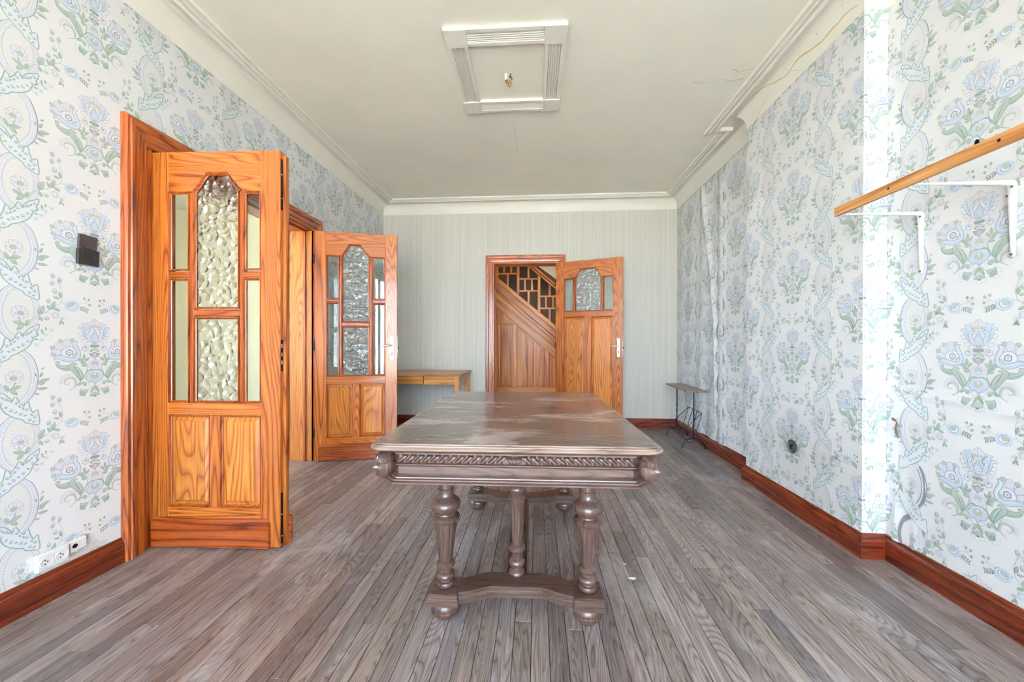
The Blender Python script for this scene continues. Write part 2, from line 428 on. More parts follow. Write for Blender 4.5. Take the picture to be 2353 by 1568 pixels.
for x in xs_rows:
    xc = x + PW/2
    ymax = YB - 0.012
    y = 0.92 + rr_.uniform(-0.3, 0.05)
    ystart = y
    while y < ymax - 0.02:
        L = rr_.choice(classes + [0.86, 1.05, 1.05])
        if ymax - (y+L) < 0.3: L = ymax - y
        me = pm.get(L) or plank_mesh(L)
        obj_from(me, 'plank', fl, (xc, y+L/2, 0.0 + rr_.uniform(-0.0004, 0.0004)))
        NPL += 1
        y += L
    yy = YF
    while yy < ystart - 1e-4:
        e = min(ystart, yy + rr_.uniform(0.6, 1.1)); rest_plank(xc, yy, e); yy = e
print('planks', NPL)
# planks of the next room, the door reveal and the hall
xx = -5.0
while xx < XL + 0.01:
    yy = YF
    while yy < 4.6:
        e = min(4.62, yy + rr_.uniform(0.6, 1.2)); rest_plank(xx+PW/2, yy, e); yy = e
    xx += PW
xx = -1.9
while xx < 3.0:
    yy = YB - 0.01
    while yy < 5.68:
        e = min(5.70, yy + rr_.uniform(0.6, 1.2)); rest_plank(xx+PW/2, yy, e); yy = e
    xx += PW
ro = rest.build('distant_planks', 'oak_floor', fl); ro['kind'] = 'stuff'

# ceiling
c = B(-5.2, 3.2, YF-0.2, 7.2, ZC, ZC+0.12).build('ceiling', 'ceiling_paint'); tag(c, 'cream painted plaster ceiling', 'ceiling', 'structure')

# door openings
DY0, DY1, DZ = 1.72, 3.095, 2.03
wl = MB()
for (y0, y1, z0, z1) in ((YF, DY0-0.02, 0, ZC), (DY1+0.02, YB+0.15, 0, ZC), (DY0-0.02, DY1+0.02, DZ+0.02, ZC)):
    wl.box(XL-0.215, XL, y0, y1, z0, z1)
wl_o = wl.build('wall_left', ['plaster', 'cream_wall'])
for p in wl_o.data.polygons:
    if p.normal.x < -0.5: p.material_index = 1
tag(wl_o, 'wall with blue and green floral wallpaper and double doorway', 'wall', 'structure')
BX0, BX1, BZ = -0.531, 0.239, 2.03
wb = MB()
for (x0, x1, z0, z1) in ((XL-0.215, BX0-0.015, 0, ZC), (BX1+0.015, 3.0, 0, ZC), (BX0-0.015, BX1+0.015, BZ+0.015, ZC)):
    wb.box(x0, x1, YB, YB+0.15, z0, z1)
wb_o = wb.build('wall_back', 'plaster'); tag(wb_o, 'back wall with grey striped wallpaper and open door', 'wall', 'structure')
wr = MB()
pts = [(XR, YB), (XR, BY1), (XB, BY1), (XB, BY0), (XR, BY0), (XR, YF), (XR+0.3, YF), (XR+0.3, YB)]
wr.prism(pts, 0, ZC, lambda p, q, a: (p, q, a))
wr_o = wr.build('wall_right', 'plaster'); tag(wr_o, 'wall with floral wallpaper and shallow chimney breast', 'wall', 'structure')
wf = MB()
x0, x1, z0, z1 = W1
for b_ in ((XL-0.215, x0, 0, ZC), (x1, XR+0.3, 0, ZC), (x0, x1, 0, z0), (x0, x1, z1, ZC)): wf.box(b_[0], b_[1], YF-0.25, YF, b_[2], b_[3])
wf_o = wf.build('wall_front', 'cream_wall'); tag(wf_o, 'window wall behind the viewer', 'wall', 'structure')
# next room shell
wn = MB()
x0, x1, z0, z1 = W2
for b_ in ((-5.2, x0, 0, ZC), (x1, XL-0.215, 0, ZC), (x0, x1, 0, z0), (x0, x1, z1, ZC)): wn.box(b_[0], b_[1], YF-0.25, YF, b_[2], b_[3])
for b_ in ((YF, W3[0], 0, ZC), (W3[1], 4.6, 0, ZC), (W3[0], W3[1], 0, W3[2]), (W3[0], W3[1], W3[3], ZC)): wn.box(-5.2, -5.0, b_[0], b_[1], b_[2], b_[3])
wn.box(-5.2, XL-0.215, 4.6, 4.75, 0, ZC)
o = wn.build('wall_next_room', 'cream_wall'); tag(o, 'cream walls of the adjoining room seen through the double doorway', 'wall', 'structure')
# hall shell
wh = MB()
wh.box(-2.2, -2.0, YB+0.15, 7.2, 0, ZC); wh.box(-2.2, 3.2, 7.0, 7.2, 0, ZC)
wh.box(3.0, 3.2, 5.6, 7.0, 0, ZC); wh.box(3.0, 3.2, YB+0.15, 4.8, 0, ZC); wh.box(3.0, 3.2, 4.8, 5.6, 0, 0.2); wh.box(3.0, 3.2, 4.8, 5.6, 2.5, ZC)  # unglazed gap in the end wall, added to let daylight in
o = wh.build('wall_hall', 'hall_wall'); tag(o, 'plain walls of the stair hall behind the back doorway', 'wall', 'structure')

# windows
def window(name, x0, x1, z0, z1, n, label, side=None):
    t = empty(name, ((x0+x1)/2, YF-0.1, z0))
    if side is not None: t.location = (side, (x0+x1)/2, z0); t.rotation_euler = (0, 0, PI/2)
    tag(t, label, 'window', 'structure')
    ox, oz = (x0+x1)/2, z0
    w_ = (x1-x0)/n
    MB().sweep([(x0-ox, 0), (x1-ox, 0), (x1-ox, z1-oz), (x0-ox, z1-oz)], [(0,-0.05),(0,0.05),(0.06,0.05),(0.06,-0.05)], lambda a, b, d: (a, d, b), True).build('window_frame', 'white_paint', t)
    for i in range(n):
        a, b_ = x0-ox+i*w_+0.03, x0-ox+(i+1)*w_-0.03
        MB().sweep([(a, 0.05), (b_, 0.05), (b_, z1-oz-0.05), (a, z1-oz-0.05)], [(0,-0.03),(0,0.03),(0.05,0.03),(0.05,-0.03)], lambda p, q, d: (p, d, q), True).build('sash', 'white_paint', t)
        B(a+0.05, b_-0.05, -0.003, 0.003, 0.1, z1-oz-0.1).build('pane', 'clear_glass', t)
    return t
window('window_1', *W1, 3, 'wide three-part window behind the viewer')
window('added_window_3', *W3, 3, 'unseen side window added to the adjoining room to brighten the chimney breast', side=-5.1)
window('added_window_2', *W2, 3, 'unseen three-part window added to light the adjoining room')

# ------------------------------------------------------------------ baseboards
bprof = [(0,0),(0.022,0),(0.022,0.086),(0.0205,0.091),(0.0185,0.0935),(0.0135,0.098),(0.0095,0.106),(0.0080,0.114),(0.005,0.118),(0,0.118)]
def bboard(name, path, mat, parent=None):
    return MB().sweep(path, bprof, XYm).build(name, mat, parent, smooth=False)
o = bboard('baseboard_left', [(XL, YF), (XL, DY0-0.113)][::-1], 'base_y'); tag(o, 'red-brown varnished baseboard beside the double sockets', 'baseboard', 'structure')
o = bboard('baseboard_left', [(XL, DY1+0.113), (XL, YB)][::-1], 'base_y'); tag(o, 'red-brown baseboard between the double doorway and the back corner', 'baseboard', 'structure')
bb = bboard('baseboard_back', [(BX0-0.111, YB), (XL, YB)][::-1][::-1], 'base_x'); tag(bb, 'red-brown baseboard under the small writing desk', 'baseboard', 'structure')
o = bboard('baseboard_back', [(XR, YB), (BX1+0.102, YB)], 'base_x'); tag(o, 'red-brown baseboard right of the open back door', 'baseboard', 'structure')
br = empty('baseboard_right', (0,0,0)); tag(br, 'red-brown varnished baseboard following the chimney breast', 'baseboard', 'structure')
T = 0.022
def seg(p0, p1, mat, e0=0.0, e1=0.0):
    # straight board with mitre extension e at each end (outer face longer by e*off)
    d = (Vector(p1)-Vector(p0)).normalized(); n = Vector((-d.y, d.x)); vs = []; fs = []; k = len(bprof)
    for (p, e, sgn) in ((p0, e0, -1), (p1, e1, 1)):
        for (o_, z) in bprof:
            q = Vector(p)+n*o_+d*(sgn*e*o_); vs.append((q.x, q.y, z))
    for i in range(k): fs.append((i, k+i, k+(i+1) % k, (i+1) % k))
    fs.append(tuple(range(k))); fs.append(tuple(range(2*k-1, k-1, -1)))
    MB().add(vs, fs).build('board', mat, br)
seg((XR, BY1), (XR, YB), 'base_y', -1, -1)
seg((XB, BY1), (XR, BY1), 'base_x', 1, -1)
seg((XB, BY0), (XB, BY1), 'base_y', 1, 1)
seg((XR, BY0), (XB, BY0), 'base_x', -1, 1)
seg((XR, YF), (XR, BY0), 'base_y', -1, -1)

# ------------------------------------------------------------------ cornice (cove + reeded moulding)
cove = [(0, COVE)]
for k in range(9):
    a = k/8*PI/2
    cove.append((0.003+0.10*(1-math.cos(a)), COVE+0.004+(ZC-COVE-0.006)*math.sin(a)))
cove += [(0.103, ZC+0.01), (0, ZC+0.01)]
room = [(XL, YF), (XR, YF), (XR, BY0), (XB, BY0), (XB, BY1), (XR, BY1), (XR, YB), (XL, YB)]
cv = empty('trim_3', (0,0,0)); tag(cv, 'cream plaster cove cornice with reeded ceiling moulding', 'cornice', 'structure')
MB().sweep(room, cove, XYm, True).build('cove', 'cornice_paint', cv, smooth=True)
mo = 0.105
mpath = [(XL+mo, YF+mo), (XR-mo, YF+mo), (XR-mo, 1.72), (XB-mo, 1.72), (XB-mo, 3.115), (XR-mo, 3.115), (XR-mo, YB-mo), (XL+mo, YB-mo)]
zc = ZC
mprof = [(0, zc+.005), (0, zc-.024), (.006, zc-.029), (.020, zc-.029), (.028, zc-.022), (.032, zc-.012), (.038, zc-.012), (.040, zc-.020), (.052, zc-.022), (.056, zc-.010), (.068, zc-.010), (.071, zc-.016), (.082, zc-.016), (.086, zc-.006), (.090, zc+.005)]
MB().sweep(mpath, mprof, XYm, True).build('ceiling_moulding', 'cornice_paint', cv)
# cracks and flaking on the breast cove
def ribbon(pts, w0, name, mat, parent, nrm):
    mb = MB(); P = [Vector(p) for p in pts]; n = Vector(nrm).normalized(); vs = []; fs = []
    for i, p in enumerate(P):
        t = (P[min(i+1, len(P)-1)]-P[max(i-1, 0)]).normalized(); s = t.cross(n).normalized()
        ww = w0[i] if isinstance(w0, (list, tuple)) else w0
        vs += [p+s*ww+n*0.0, p-s*ww+n*0.0, p+n*0.0015]
    for i in range(len(P)-1):
        a, b_ = i*3, (i+1)*3
        fs += [(a, b_, b_+2, a+2), (a+2, b_+2, b_+1, a+1)]
    return mb.add(vs, fs).build(name, mat, parent)
rc = random.Random(5)
def cove_pt(y, t, base=XB):      # point on the cove surface of the breast, t 0 bottom..1 top
    a = t*PI/2
    return (base-0.0035-0.10*(1-math.cos(a)), y, COVE+0.0035+(ZC-COVE-0.006)*math.sin(a))
pts = []; ws = []
for k in range(22):
    s = k/21; y = 1.93+s*0.80; t = 0.22+0.30*s+0.05*math.sin(s*17)+rc.uniform(-.02, .02)
    if s > .75: t += (s-.75)*1.2
    pts.append(cove_pt(y, t)); ws.append(0.0012+0.0035*max(0, math.sin(s*PI*1.0))*(1 if s < .55 else .35)*rc.uniform(.5, 1.2))
ribbon(pts, ws, 'crack', 'crack_yellow', cv, (-0.8, 0, -0.6))
ribbon([cove_pt(2.42-0.03*k, 0.42-0.11*k) for k in range(4)], [.001, .002, .003, .001], 'crack', 'paint_flake', cv, (-0.9, 0, -0.4))
ribbon([cove_pt(2.62+0.04*k, 0.40-0.09*k) for k in range(5)], .0009, 'crack', 'crack_yellow', cv, (-0.9, 0, -0.4))
for k in range(26):
    y = rc.uniform(1.93, 2.6); t = rc.uniform(.45, .6) if rc.random() < .7 else rc.uniform(.1, .8); p = cove_pt(y, t); s = rc.uniform(.001, .003)
    MB().lathe([(s, 0), (s*.6, .0012)], (0,0,0), 6).build('flake', 'crack_yellow' if rc.random() < .6 else 'paint_flake', cv, loc=(p[0]-.001, p[1], p[2]-.001))
# hairline cracks in the ceiling
def ceil_crack(p):
    ribbon([(x_, y_, ZC-.0002) for x_, y_ in p], .0008, 'crack', 'crack_dark', c, (0, 0, -1))
ceil_crack([(-.205, 2.95), (-.19, 3.05), (-.20, 3.15), (-.18, 3.24), (-.185, 3.35), (-.165, 3.42)])
ceil_crack([(1.38, 2.55), (1.30, 2.57), (1.24, 2.55), (1.14, 2.58), (1.05, 2.57)])
ceil_crack([(1.39, 2.46), (1.32, 2.49), (1.26, 2.46)])
ceil_crack([(-1.4, 1.72), (-1.25, 1.74), (-1.15, 1.73), (-1.05, 1.69)])

# ------------------------------------------------------------------ casings
cprof = [(0,-.005),(0,.012),(-.010,.018),(-.026,.018),(-.030,.024),(-.046,.026),(-.066,.026),(-.070,.033),(-.078,.036),(-.090,.037),(-.094,.031),(-.106,.031),(-.111,.026),(-.113,.02),(-.113,-.005)]
tr1 = empty('trim_1', (XL, (DY0+DY1)/2, 0)); tag(tr1, 'moulded orange pine casing and lining of the double doorway', 'door casing', 'structure')
def cas_piece(path_in, e_fn, name, mat, mapf, parent):
    pass
def casing(parent, a0, a1, zt, mapf, mats, sgn=1, width=None):
    """left leg, head, right leg as three mitred boards; a grows along the wall"""
    pr = [(o_, d_) for o_, d_ in cprof]
    def board(p0, p1, n, m0, m1, mat):
        d = (Vector(p1)-Vector(p0)).normalized(); n = Vector(n); vs = []; fs = []; k = len(pr)
        for (p, m_) in ((p0, m0), (p1, m1)):
            for (o_, dp) in pr:
                q = Vector(p)-n*(-o_)*(-1) if False else Vector(p)+n*(-o_)+d*(m_*(-o_)); vs.append(mapf(q.x, q.y, dp))
        for i in range(k): fs.append((i, k+i, k+(i+1) % k, (i+1) % k))
        fs.append(tuple(range(k))); fs.append(tuple(range(2*k-1, k-1, -1)))
        return MB().add(vs, fs).build('casing_board', mat, parent)
    board((a0, 0.0), (a0, zt), (-1, 0), 0, 1, mats[0])
    board((a0, zt), (a1, zt), (0, 1), -1, 1, mats[1])
    board((a1, 0.0), (a1, zt), (1, 0), 0, 1, mats[0])
oy = (DY0+DY1)/2
casing(tr1, DY0-oy, DY1-oy, DZ, lambda a, b, d: (d, a, b), ('trim_pine_z', 'trim_pine_y'))
B(-.22, .012, DY1-oy, DY1-oy+.02, 0, DZ).build('jamb_board', 'pine_panel', tr1, bevel=.002)
B(-.22, .012, DY0-oy-.02, DY0-oy, 0, DZ).build('jamb_board', 'pine_panel', tr1, bevel=.002)
B(-.19, .008, DY0-oy, DY0-oy+.0245, 0, DZ).build('jamb_rebate', 'trim_pine_z', tr1, bevel=.002)
B(-.22, .012, DY0-oy-.02, DY1-oy+.02, DZ, DZ+.02).build('head_board', 'trim_pine_y', tr1, bevel=.002)
# door stops and the casing on the far side of the wall
for (a, b_) in ((DY0-oy, DY0-oy+.014), (DY1-oy-.014, DY1-oy)): B(-.075, -.055, a, b_, 0, DZ).build('door_stop', 'trim_pine_z', tr1, bevel=.002)
B(-.075, -.055, DY0-oy, DY1-oy, DZ-.014, DZ).build('door_stop', 'trim_pine_y', tr1, bevel=.002)
casing(tr1, DY0-oy, DY1-oy, DZ, lambda a, b, d: (-.215-d, a, b), ('trim_pine_z', 'trim_pine_y'))
tr2 = empty('trim_2', ((BX0+BX1)/2, YB, 0)); tag(tr2, 'moulded orange pine casing of the back doorway', 'door casing', 'structure')
ox = (BX0+BX1)/2
casing(tr2, BX0-ox, BX1-ox, BZ, lambda a, b, d: (a, -d, b), ('trim_pine_z', 'trim_pine_x'))
B(BX0-ox-.015, BX0-ox, -.012, .15, 0, BZ).build('jamb_board', 'trim_pine_z', tr2, bevel=.002)
B(BX1-ox, BX1-ox+.015, -.012, .15, 0, BZ).build('jamb_board', 'trim_pine_z', tr2, bevel=.002)
B(BX0-ox-.015, BX1-ox+.015, -.012, .15, BZ, BZ+.015).build('head_board', 'trim_pine_x', tr2, bevel=.002)

# ================================================================== WALLPAPER
PU, PV = 0.488, 0.496
class Tile:
    def __init__(self): self.v = []; self.c = []; self.f = []; self.boxes = []
    def lay(self, uv, pad=0.0):
        """ink layer: one above whatever this shape overlaps"""
        xs = [p[0] for p in uv]; ys = [p[1] for p in uv]
        b = (min(xs)-pad, max(xs)+pad, min(ys)-pad, max(ys)+pad); L = 0
        for q in self.boxes:
            if q[4] > L and q[0] < b[1] and q[1] > b[0] and q[2] < b[3] and q[3] > b[2]: L = q[4]
        self.boxes.append(b+(L+1,)); return L+1
T_ = Tile()
def smooth_closed(pts, sub=3):
    n = len(pts); out = []
    for i in range(n):
        p0, p1, p2, p3 = pts[i-1], pts[i], pts[(i+1) % n], pts[(i+2) % n]
        for k in range(sub):
            t = k/sub; t2 = t*t; t3 = t2*t
            out.append(tuple(0.5*((2*p1[j])+(-p0[j]+p2[j])*t+(2*p0[j]-5*p1[j]+4*p2[j]-p3[j])*t2+(-p0[j]+3*p1[j]-3*p2[j]+p3[j])*t3) for j in (0, 1)))
    return out
def smooth_open(pts, sub=4):
    n = len(pts); out = []
    for i in range(n-1):
        p0, p1, p2, p3 = pts[max(i-1, 0)], pts[i], pts[i+1], pts[min(i+2, n-1)]
        for k in range(sub):
            t = k/sub; t2 = t*t; t3 = t2*t
            out.append(tuple(0.5*((2*p1[j])+(-p0[j]+p2[j])*t+(2*p0[j]-5*p1[j]+4*p2[j]-p3[j])*t2+(-p0[j]+3*p1[j]-3*p2[j]+p3[j])*t3) for j in (0, 1)))
    out.append(pts[-1]); return out
def t_poly(uv, col, col2=None):
    """filled outline; col2 tints the lower end for a soft shade of print"""
    L = T_.lay(uv); o = len(T_.v)
    ys = [p[1] for p in uv]; y0, y1 = min(ys), max(ys)
    for p in uv:
        T_.v.append((p[0], p[1], L))
        k = (p[1]-y0)/(y1-y0+1e-9)
        T_.c.append(col if col2 is None else tuple(col2[j]+(col[j]-col2[j])*k for j in range(3)))
    for tri in tessellate_polygon([[Vector((p[0], p[1], 0)) for p in uv]]):
        a, b_, c_ = tri
        A, Bv, Cv = uv[a], uv[b_], uv[c_]
        if (Bv[0]-A[0])*(Cv[1]-A[1])-(Bv[1]-A[1])*(Cv[0]-A[0]) < 0: a, b_ = b_, a
        T_.f.append((o+a, o+b_, o+c_))
def t_line(uv, w, col, closed=False):
    L = T_.lay(uv, .001); o = len(T_.v); n = len(uv); ws = w if isinstance(w, (list, tuple)) else [w]*n
    for i in range(n):
        a = uv[i-1] if (closed or i > 0) else uv[i]; b_ = uv[(i+1) % n] if (closed or i < n-1) else uv[i]
        dx, dy = b_[0]-a[0], b_[1]-a[1]; l = math.hypot(dx, dy) or 1
        nx, ny = -dy/l*ws[i]*.5, dx/l*ws[i]*.5
        T_.v += [(uv[i][0]+nx, uv[i][1]+ny, L), (uv[i][0]-nx, uv[i][1]-ny, L)]; T_.c += [col, col]
    for i in range(n if closed else n-1):
        j = (i+1) % n; T_.f += [(o+2*i, o+2*i+1, o+2*j+1), (o+2*i, o+2*j+1, o+2*j)]
# print colours
G1, G2, GO = rgb(190, 204, 193), rgb(168, 186, 174), rgb(108, 128, 117)
BL1, BL2, BLO = rgb(216, 223, 231), rgb(200, 211, 226), rgb(124, 142, 172)
LI1, LI2, LIO = rgb(224, 220, 227), rgb(210, 205, 216), rgb(150, 146, 160)
PU1, PUO = rgb(160, 156, 172), rgb(122, 120, 136)
WH = rgb(232, 231, 234); PAPER = rgb(233, 230, 229)
RIB, RIBO = rgb(223, 226, 228), rgb(152, 174, 165)
GY = rgb(196, 202, 180); OVAL = rgb(227, 224, 221)
def mk(mapf):
    def sh(pts, col, out=None, w=.0011, col2=None, sub=3):
        uv = [mapf(*p) for p in pts]; uv = smooth_closed(uv, sub) if sub > 1 else uv
        t_poly(uv, col, col2)
        if out: t_line(uv, w, out, True)
    def el(cx, cy, rx, ry, col, out=None, w=.0010, rot=0.0, n=12, col2=None, scal=0, sa=.12):
        pts = []
        for k in range(n if not scal else scal*4):
            m = n if not scal else scal*4
            a = 2*PI*k/m; q = 1+(sa*abs(math.sin(a*scal/2))-sa if scal else 0)
            x_, y_ = rx*q*math.cos(a), ry*q*math.sin(a)
            pts.append(mapf(cx+x_*math.cos(rot)-y_*math.sin(rot), cy+x_*math.sin(rot)+y_*math.cos(rot)))
        t_poly(pts, col, col2)
        if out: t_line(pts, w, out, True)
    def ln(pts, w, col, sub=4, taper=None):
        uv = smooth_open([mapf(*p) for p in pts], sub); n = len(uv)
        t_line(uv, [w+(taper-w)*i/(n-1) for i in range(n)] if taper is not None else w, col)
    def leaf(x0, y0, x1, y1, wd, col=G1, out=GO, col2=G2):
        dx, dy = x1-x0, y1-y0; nx, ny = -dy*wd, dx*wd
        sh([(x0, y0), (x0+dx*.3+nx*.8, y0+dy*.3+ny*.8), (x0+dx*.6+nx*.75, y0+dy*.6+ny*.75), (x1, y1), (x0+dx*.6-nx*.75, y0+dy*.6-ny*.75), (x0+dx*.3-nx*.8, y0+dy*.3-ny*.8)], col, out, .0007, col2, 2)
        t_line([mapf(x0+dx*.05, y0+dy*.05), mapf(x0+dx*.85, y0+dy*.85)], .0006, out)
    return sh, el, ln, leaf
# ---- vine column (two mirrored halves per repeat); drawing units follow the motif's own grid
def vine(mir, dv, phase):
    sx = -1 if mir else 1
    f = lambda x_, y_: (sx*(x_-450)*.00033, -(y_-875)*.000376-.234+dv)
    sh, el, ln, leaf = mk(f)
    if phase == 0: vine_ground(f, sh, el, ln, leaf)
    elif phase == 1: vine_ribbon(f, sh, el, ln, leaf)
    else: vine_sprigs(f, sh, el, ln, leaf)
def vine_ground(f, sh, el, ln, leaf):
    # oval ground with stipple
    sh([(450, 590), (560, 700), (600, 860), (560, 1050), (450, 1180), (330, 1050), (290, 860), (340, 700)], OVAL, None, sub=3)
    for r in range(17):
        y_ = 660+r*30; hw = 125*math.sqrt(max(0, 1-((y_-880)/300)**2))
        k = int(hw/16)
        for q in range(-k, k+1):
            x_ = 446+q*32*.5+(8 if r % 2 else 0)
            el(x_, y_, 2.6, 4.5, rgb(196, 195, 200), None, n=4)
    # lace ribbon on the outside of the oval
    lace = smooth_open([(455, 605), (520, 650), (570, 740), (595, 860), (580, 990), (530, 1090), (465, 1150)], 5)
    uv = [f(*p) for p in lace]
    t_line(uv, .0215, LIO); t_line(uv, .0200, rgb(221, 223, 229))
    outl = [f(*p) for p in smooth_open([(490, 590), (570, 660), (615, 760), (632, 870), (612, 1010), (560, 1110), (490, 1165)], 5)]
    t_line(outl, .0016, LIO)
    outl = [f(*p) for p in smooth_open([(480, 600), (555, 672), (600, 768), (616, 870), (598, 1002), (548, 1100), (482, 1155)], 5)]
    t_line(outl, .0008, LI2)
    for k in range(2, len(lace)-2, 1):
        px, py = lace[k]; el(px-(px-446)*.085, py, 12, 15, WH, LIO, .0006, n=8)
    # hatched band on the other side
    hb = smooth_open([(315, 690), (285, 780), (280, 860), (292, 950), (330, 1030)], 6)
    uv = [f(*p) for p in hb]; t_line(uv, .0185, LIO); t_line(uv, .0168, rgb(225, 222, 226))
    for k in range(1, len(hb)-1):
        px, py = hb[k]
        ln([(px-22, py-16), (px+22, py+14)], .0006, LI2, 1); ln([(px-22, py+14), (px+22, py-16)], .0006, LI2, 1)
def vine_ribbon(f, sh, el, ln, leaf):
    # leafy ribbon
    RPTS = [(270, 735), (258, 690), (268, 620), (276, 572), (305, 585), (318, 600), (345, 530), (355, 478), (388, 490), (392, 520), (430, 470), (462, 412), (482, 428), (488, 455), (540, 385), (600, 350), (640, 325), (632, 380), (615, 420), (632, 445), (590, 470), (560, 545), (505, 600), (440, 640), (405, 655), (380, 690), (330, 710)]
    sh(RPTS, RIB, rgb(176, 196, 188), .0042, sub=2)
    uvr = smooth_closed([f(*p) for p in RPTS], 2); t_line(uvr, .0012, rgb(126, 150, 140), True)
    ln([(278, 720), (330, 650), (430, 570), (530, 480), (625, 350)], .0012, rgb(226, 234, 234), 4)
    for (px, py, r_) in ((300, 640, .5), (370, 555, .4), (455, 475, .4), (545, 425, .5), (345, 665, .4), (420, 592, .5), (500, 545, .4), (582, 465, .4), (600, 385, .4)):
        el(px, py, 19, 15, BL2, BLO, .0006, r_, 8); el(px, py+7, 7, 5, BLO, None, n=6)
    for (px, py, r_) in ((330, 615, -.9), (400, 540, 2), (430, 515, -1), (500, 455, 2), (525, 440, -.9), (570, 410, 2), (385, 615, .3), (460, 570, .2), (540, 510, .3), (310, 690, .4)):
        el(px, py, 15, 8, G2, GO, .0005, r_, 8)
def vine_sprigs(f, sh, el, ln, leaf):
    # daisy
    for k in range(8):
        a = k*PI/4+.3; el(428+46*math.cos(a), 875+42*math.sin(a), 30, 27, LI1, LIO, .0009, a, 9)
    el(424, 880, 33, 25, WH, LIO, .0007, 0, 10); el(422, 882, 27, 19, G2, GO, .0008, 0, 10, col2=GY)
    ln([(432, 925), (430, 950), (395, 990), (370, 1020)], .0014, GO, 3)
    leaf(395, 990, 487, 968, .26); leaf(392, 995, 455, 1055, .28); leaf(378, 1005, 350, 940, .30)
    # long sprig leaving the oval, with bud head, rosette and big scalloped flower
    ln([(360, 1010), (330, 945), (270, 895), (190, 850), (110, 780), (60, 735), (45, 640), (70, 560), (95, 500)], .0019, G2, 4, .0010)
    leaf(268, 885, 216, 785, .30); leaf(265, 905, 230, 955, .30); leaf(150, 825, 118, 730, .25); leaf(130, 810, 65, 835, .25)
    leaf(165, 830, 190, 775, .22); leaf(60, 690, 75, 620, .25); leaf(75, 700, 132, 685, .22)
    ln([(70, 560), (75, 500)], .0008, G2, 2); ln([(80, 530), (140, 500), (140, 465)], .0008, G2, 2); ln([(95, 520), (145, 545)], .0008, G2, 2)
    for (px, py) in ((75, 492), (138, 457), (143, 538), (178, 732)):
        el(px, py, 19, 24, LI2, LIO, .0009, 0, 9); el(px, py+14, 15, 12, G1, GO, .0007, 0, 8)
    el(118, 620, 22, 27, BL1, BLO, .0009, 0, 9); el(117, 634, 18, 14, G1, GO, .0006, 0, 8)
    ln([(230, 870), (180, 860), (130, 880)], .0009, G2, 3)
    el(113, 885, 34, 36, LI1, LIO, .0010, scal=7); el(113, 885, 16, 16, WH, LIO, .0007, n=8)
    ln([(95, 915), (60, 925), (45, 970)], .0008, G2, 3); el(46, 915, 20, 16, LI1, LIO, .0007, n=8); el(54, 915, 10, 12, G1, None, n=7)
    for (px, py, qx, qy) in ((50, 935, 75, 960), (45, 950, 30, 985), (52, 955, 80, 985)): leaf(px, py, qx, qy, .2)
    el(195, 925, 22, 18, G1, GO, .0007, n=8); el(195, 912, 18, 12, BL1, BLO, .0007, n=8)
    # scalloped flower beside the bouquet
    ln([(60, 735), (20, 745), (-20, 755)], .0013, G2, 3)
    el(-50, 770, 78, 62, rgb(208, 221, 236), rgb(174, 196, 224), .0011, scal=13, sa=.14)
    el(-48, 768, 47, 37, WH, PUO, .0014, .2, 14); el(-38, 756, 36, 24, G1, GO, .0007, .35, 10); el(-46, 772, 20, 10, GY, PU1, .0007, .3, 8)
    ln([(-125, 740), (-190, 715), (-225, 690)], .0008, G2, 3)
    for (px, py) in ((-228, 682), (-180, 672), (-235, 742)):
        el(px, py, 13, 14, G2, GO, .0007, n=8); ln([(px+4, py+6), (-190, 722)], .0006, G2, 1)
    for k in range(4): leaf(-135-k*24, 785+k*8, -165-k*22, 762+k*8, .2); leaf(-135-k*24, 785+k*8, -145-k*24, 815+k*10, .2)
    # small twig outside the lace
    ln([(575, 1095), (620, 1010), (632, 920), (660, 800)], .0011, G2, 4, .0006)
    leaf(632, 940, 735, 912, .22); leaf(630, 960, 690, 960, .25); leaf(622, 1010, 718, 1012, .20); leaf(645, 890, 672, 835, .22); leaf(598, 1060, 640, 1070, .2); leaf(655, 805, 685, 790, .2); leaf(612, 880, 602, 845, .2)
    # forget-me-nots by the lower ribbon
    for k, (px, py) in enumerate(((145, 1048), (200, 1100), (240, 1155), (285, 1205))):
        el(px, py, 24, 22, BL1, BL2, .0008, scal=6, sa=.2); el(px, py, 5, 5, BLO, None, n=6)
        ln([(px+20, py-4), (300+14*k-20, 1080+24*k)], .0006, G2, 1)
    ln([(180, 1030), (260, 1090), (330, 1190)], .0009, G2, 3)
    for (a_, b_, c_, d_) in ((200, 1050, 205, 1015), (235, 1075, 240, 1035), (270, 1110, 290, 1075), (240, 1080, 215, 1085), (305, 1150, 270, 1150)): leaf(a_, b_, c_, d_, .22)
for ph in (0, 1, 2):
    vine(False, 0.0, ph); vine(True, 0.248, ph)
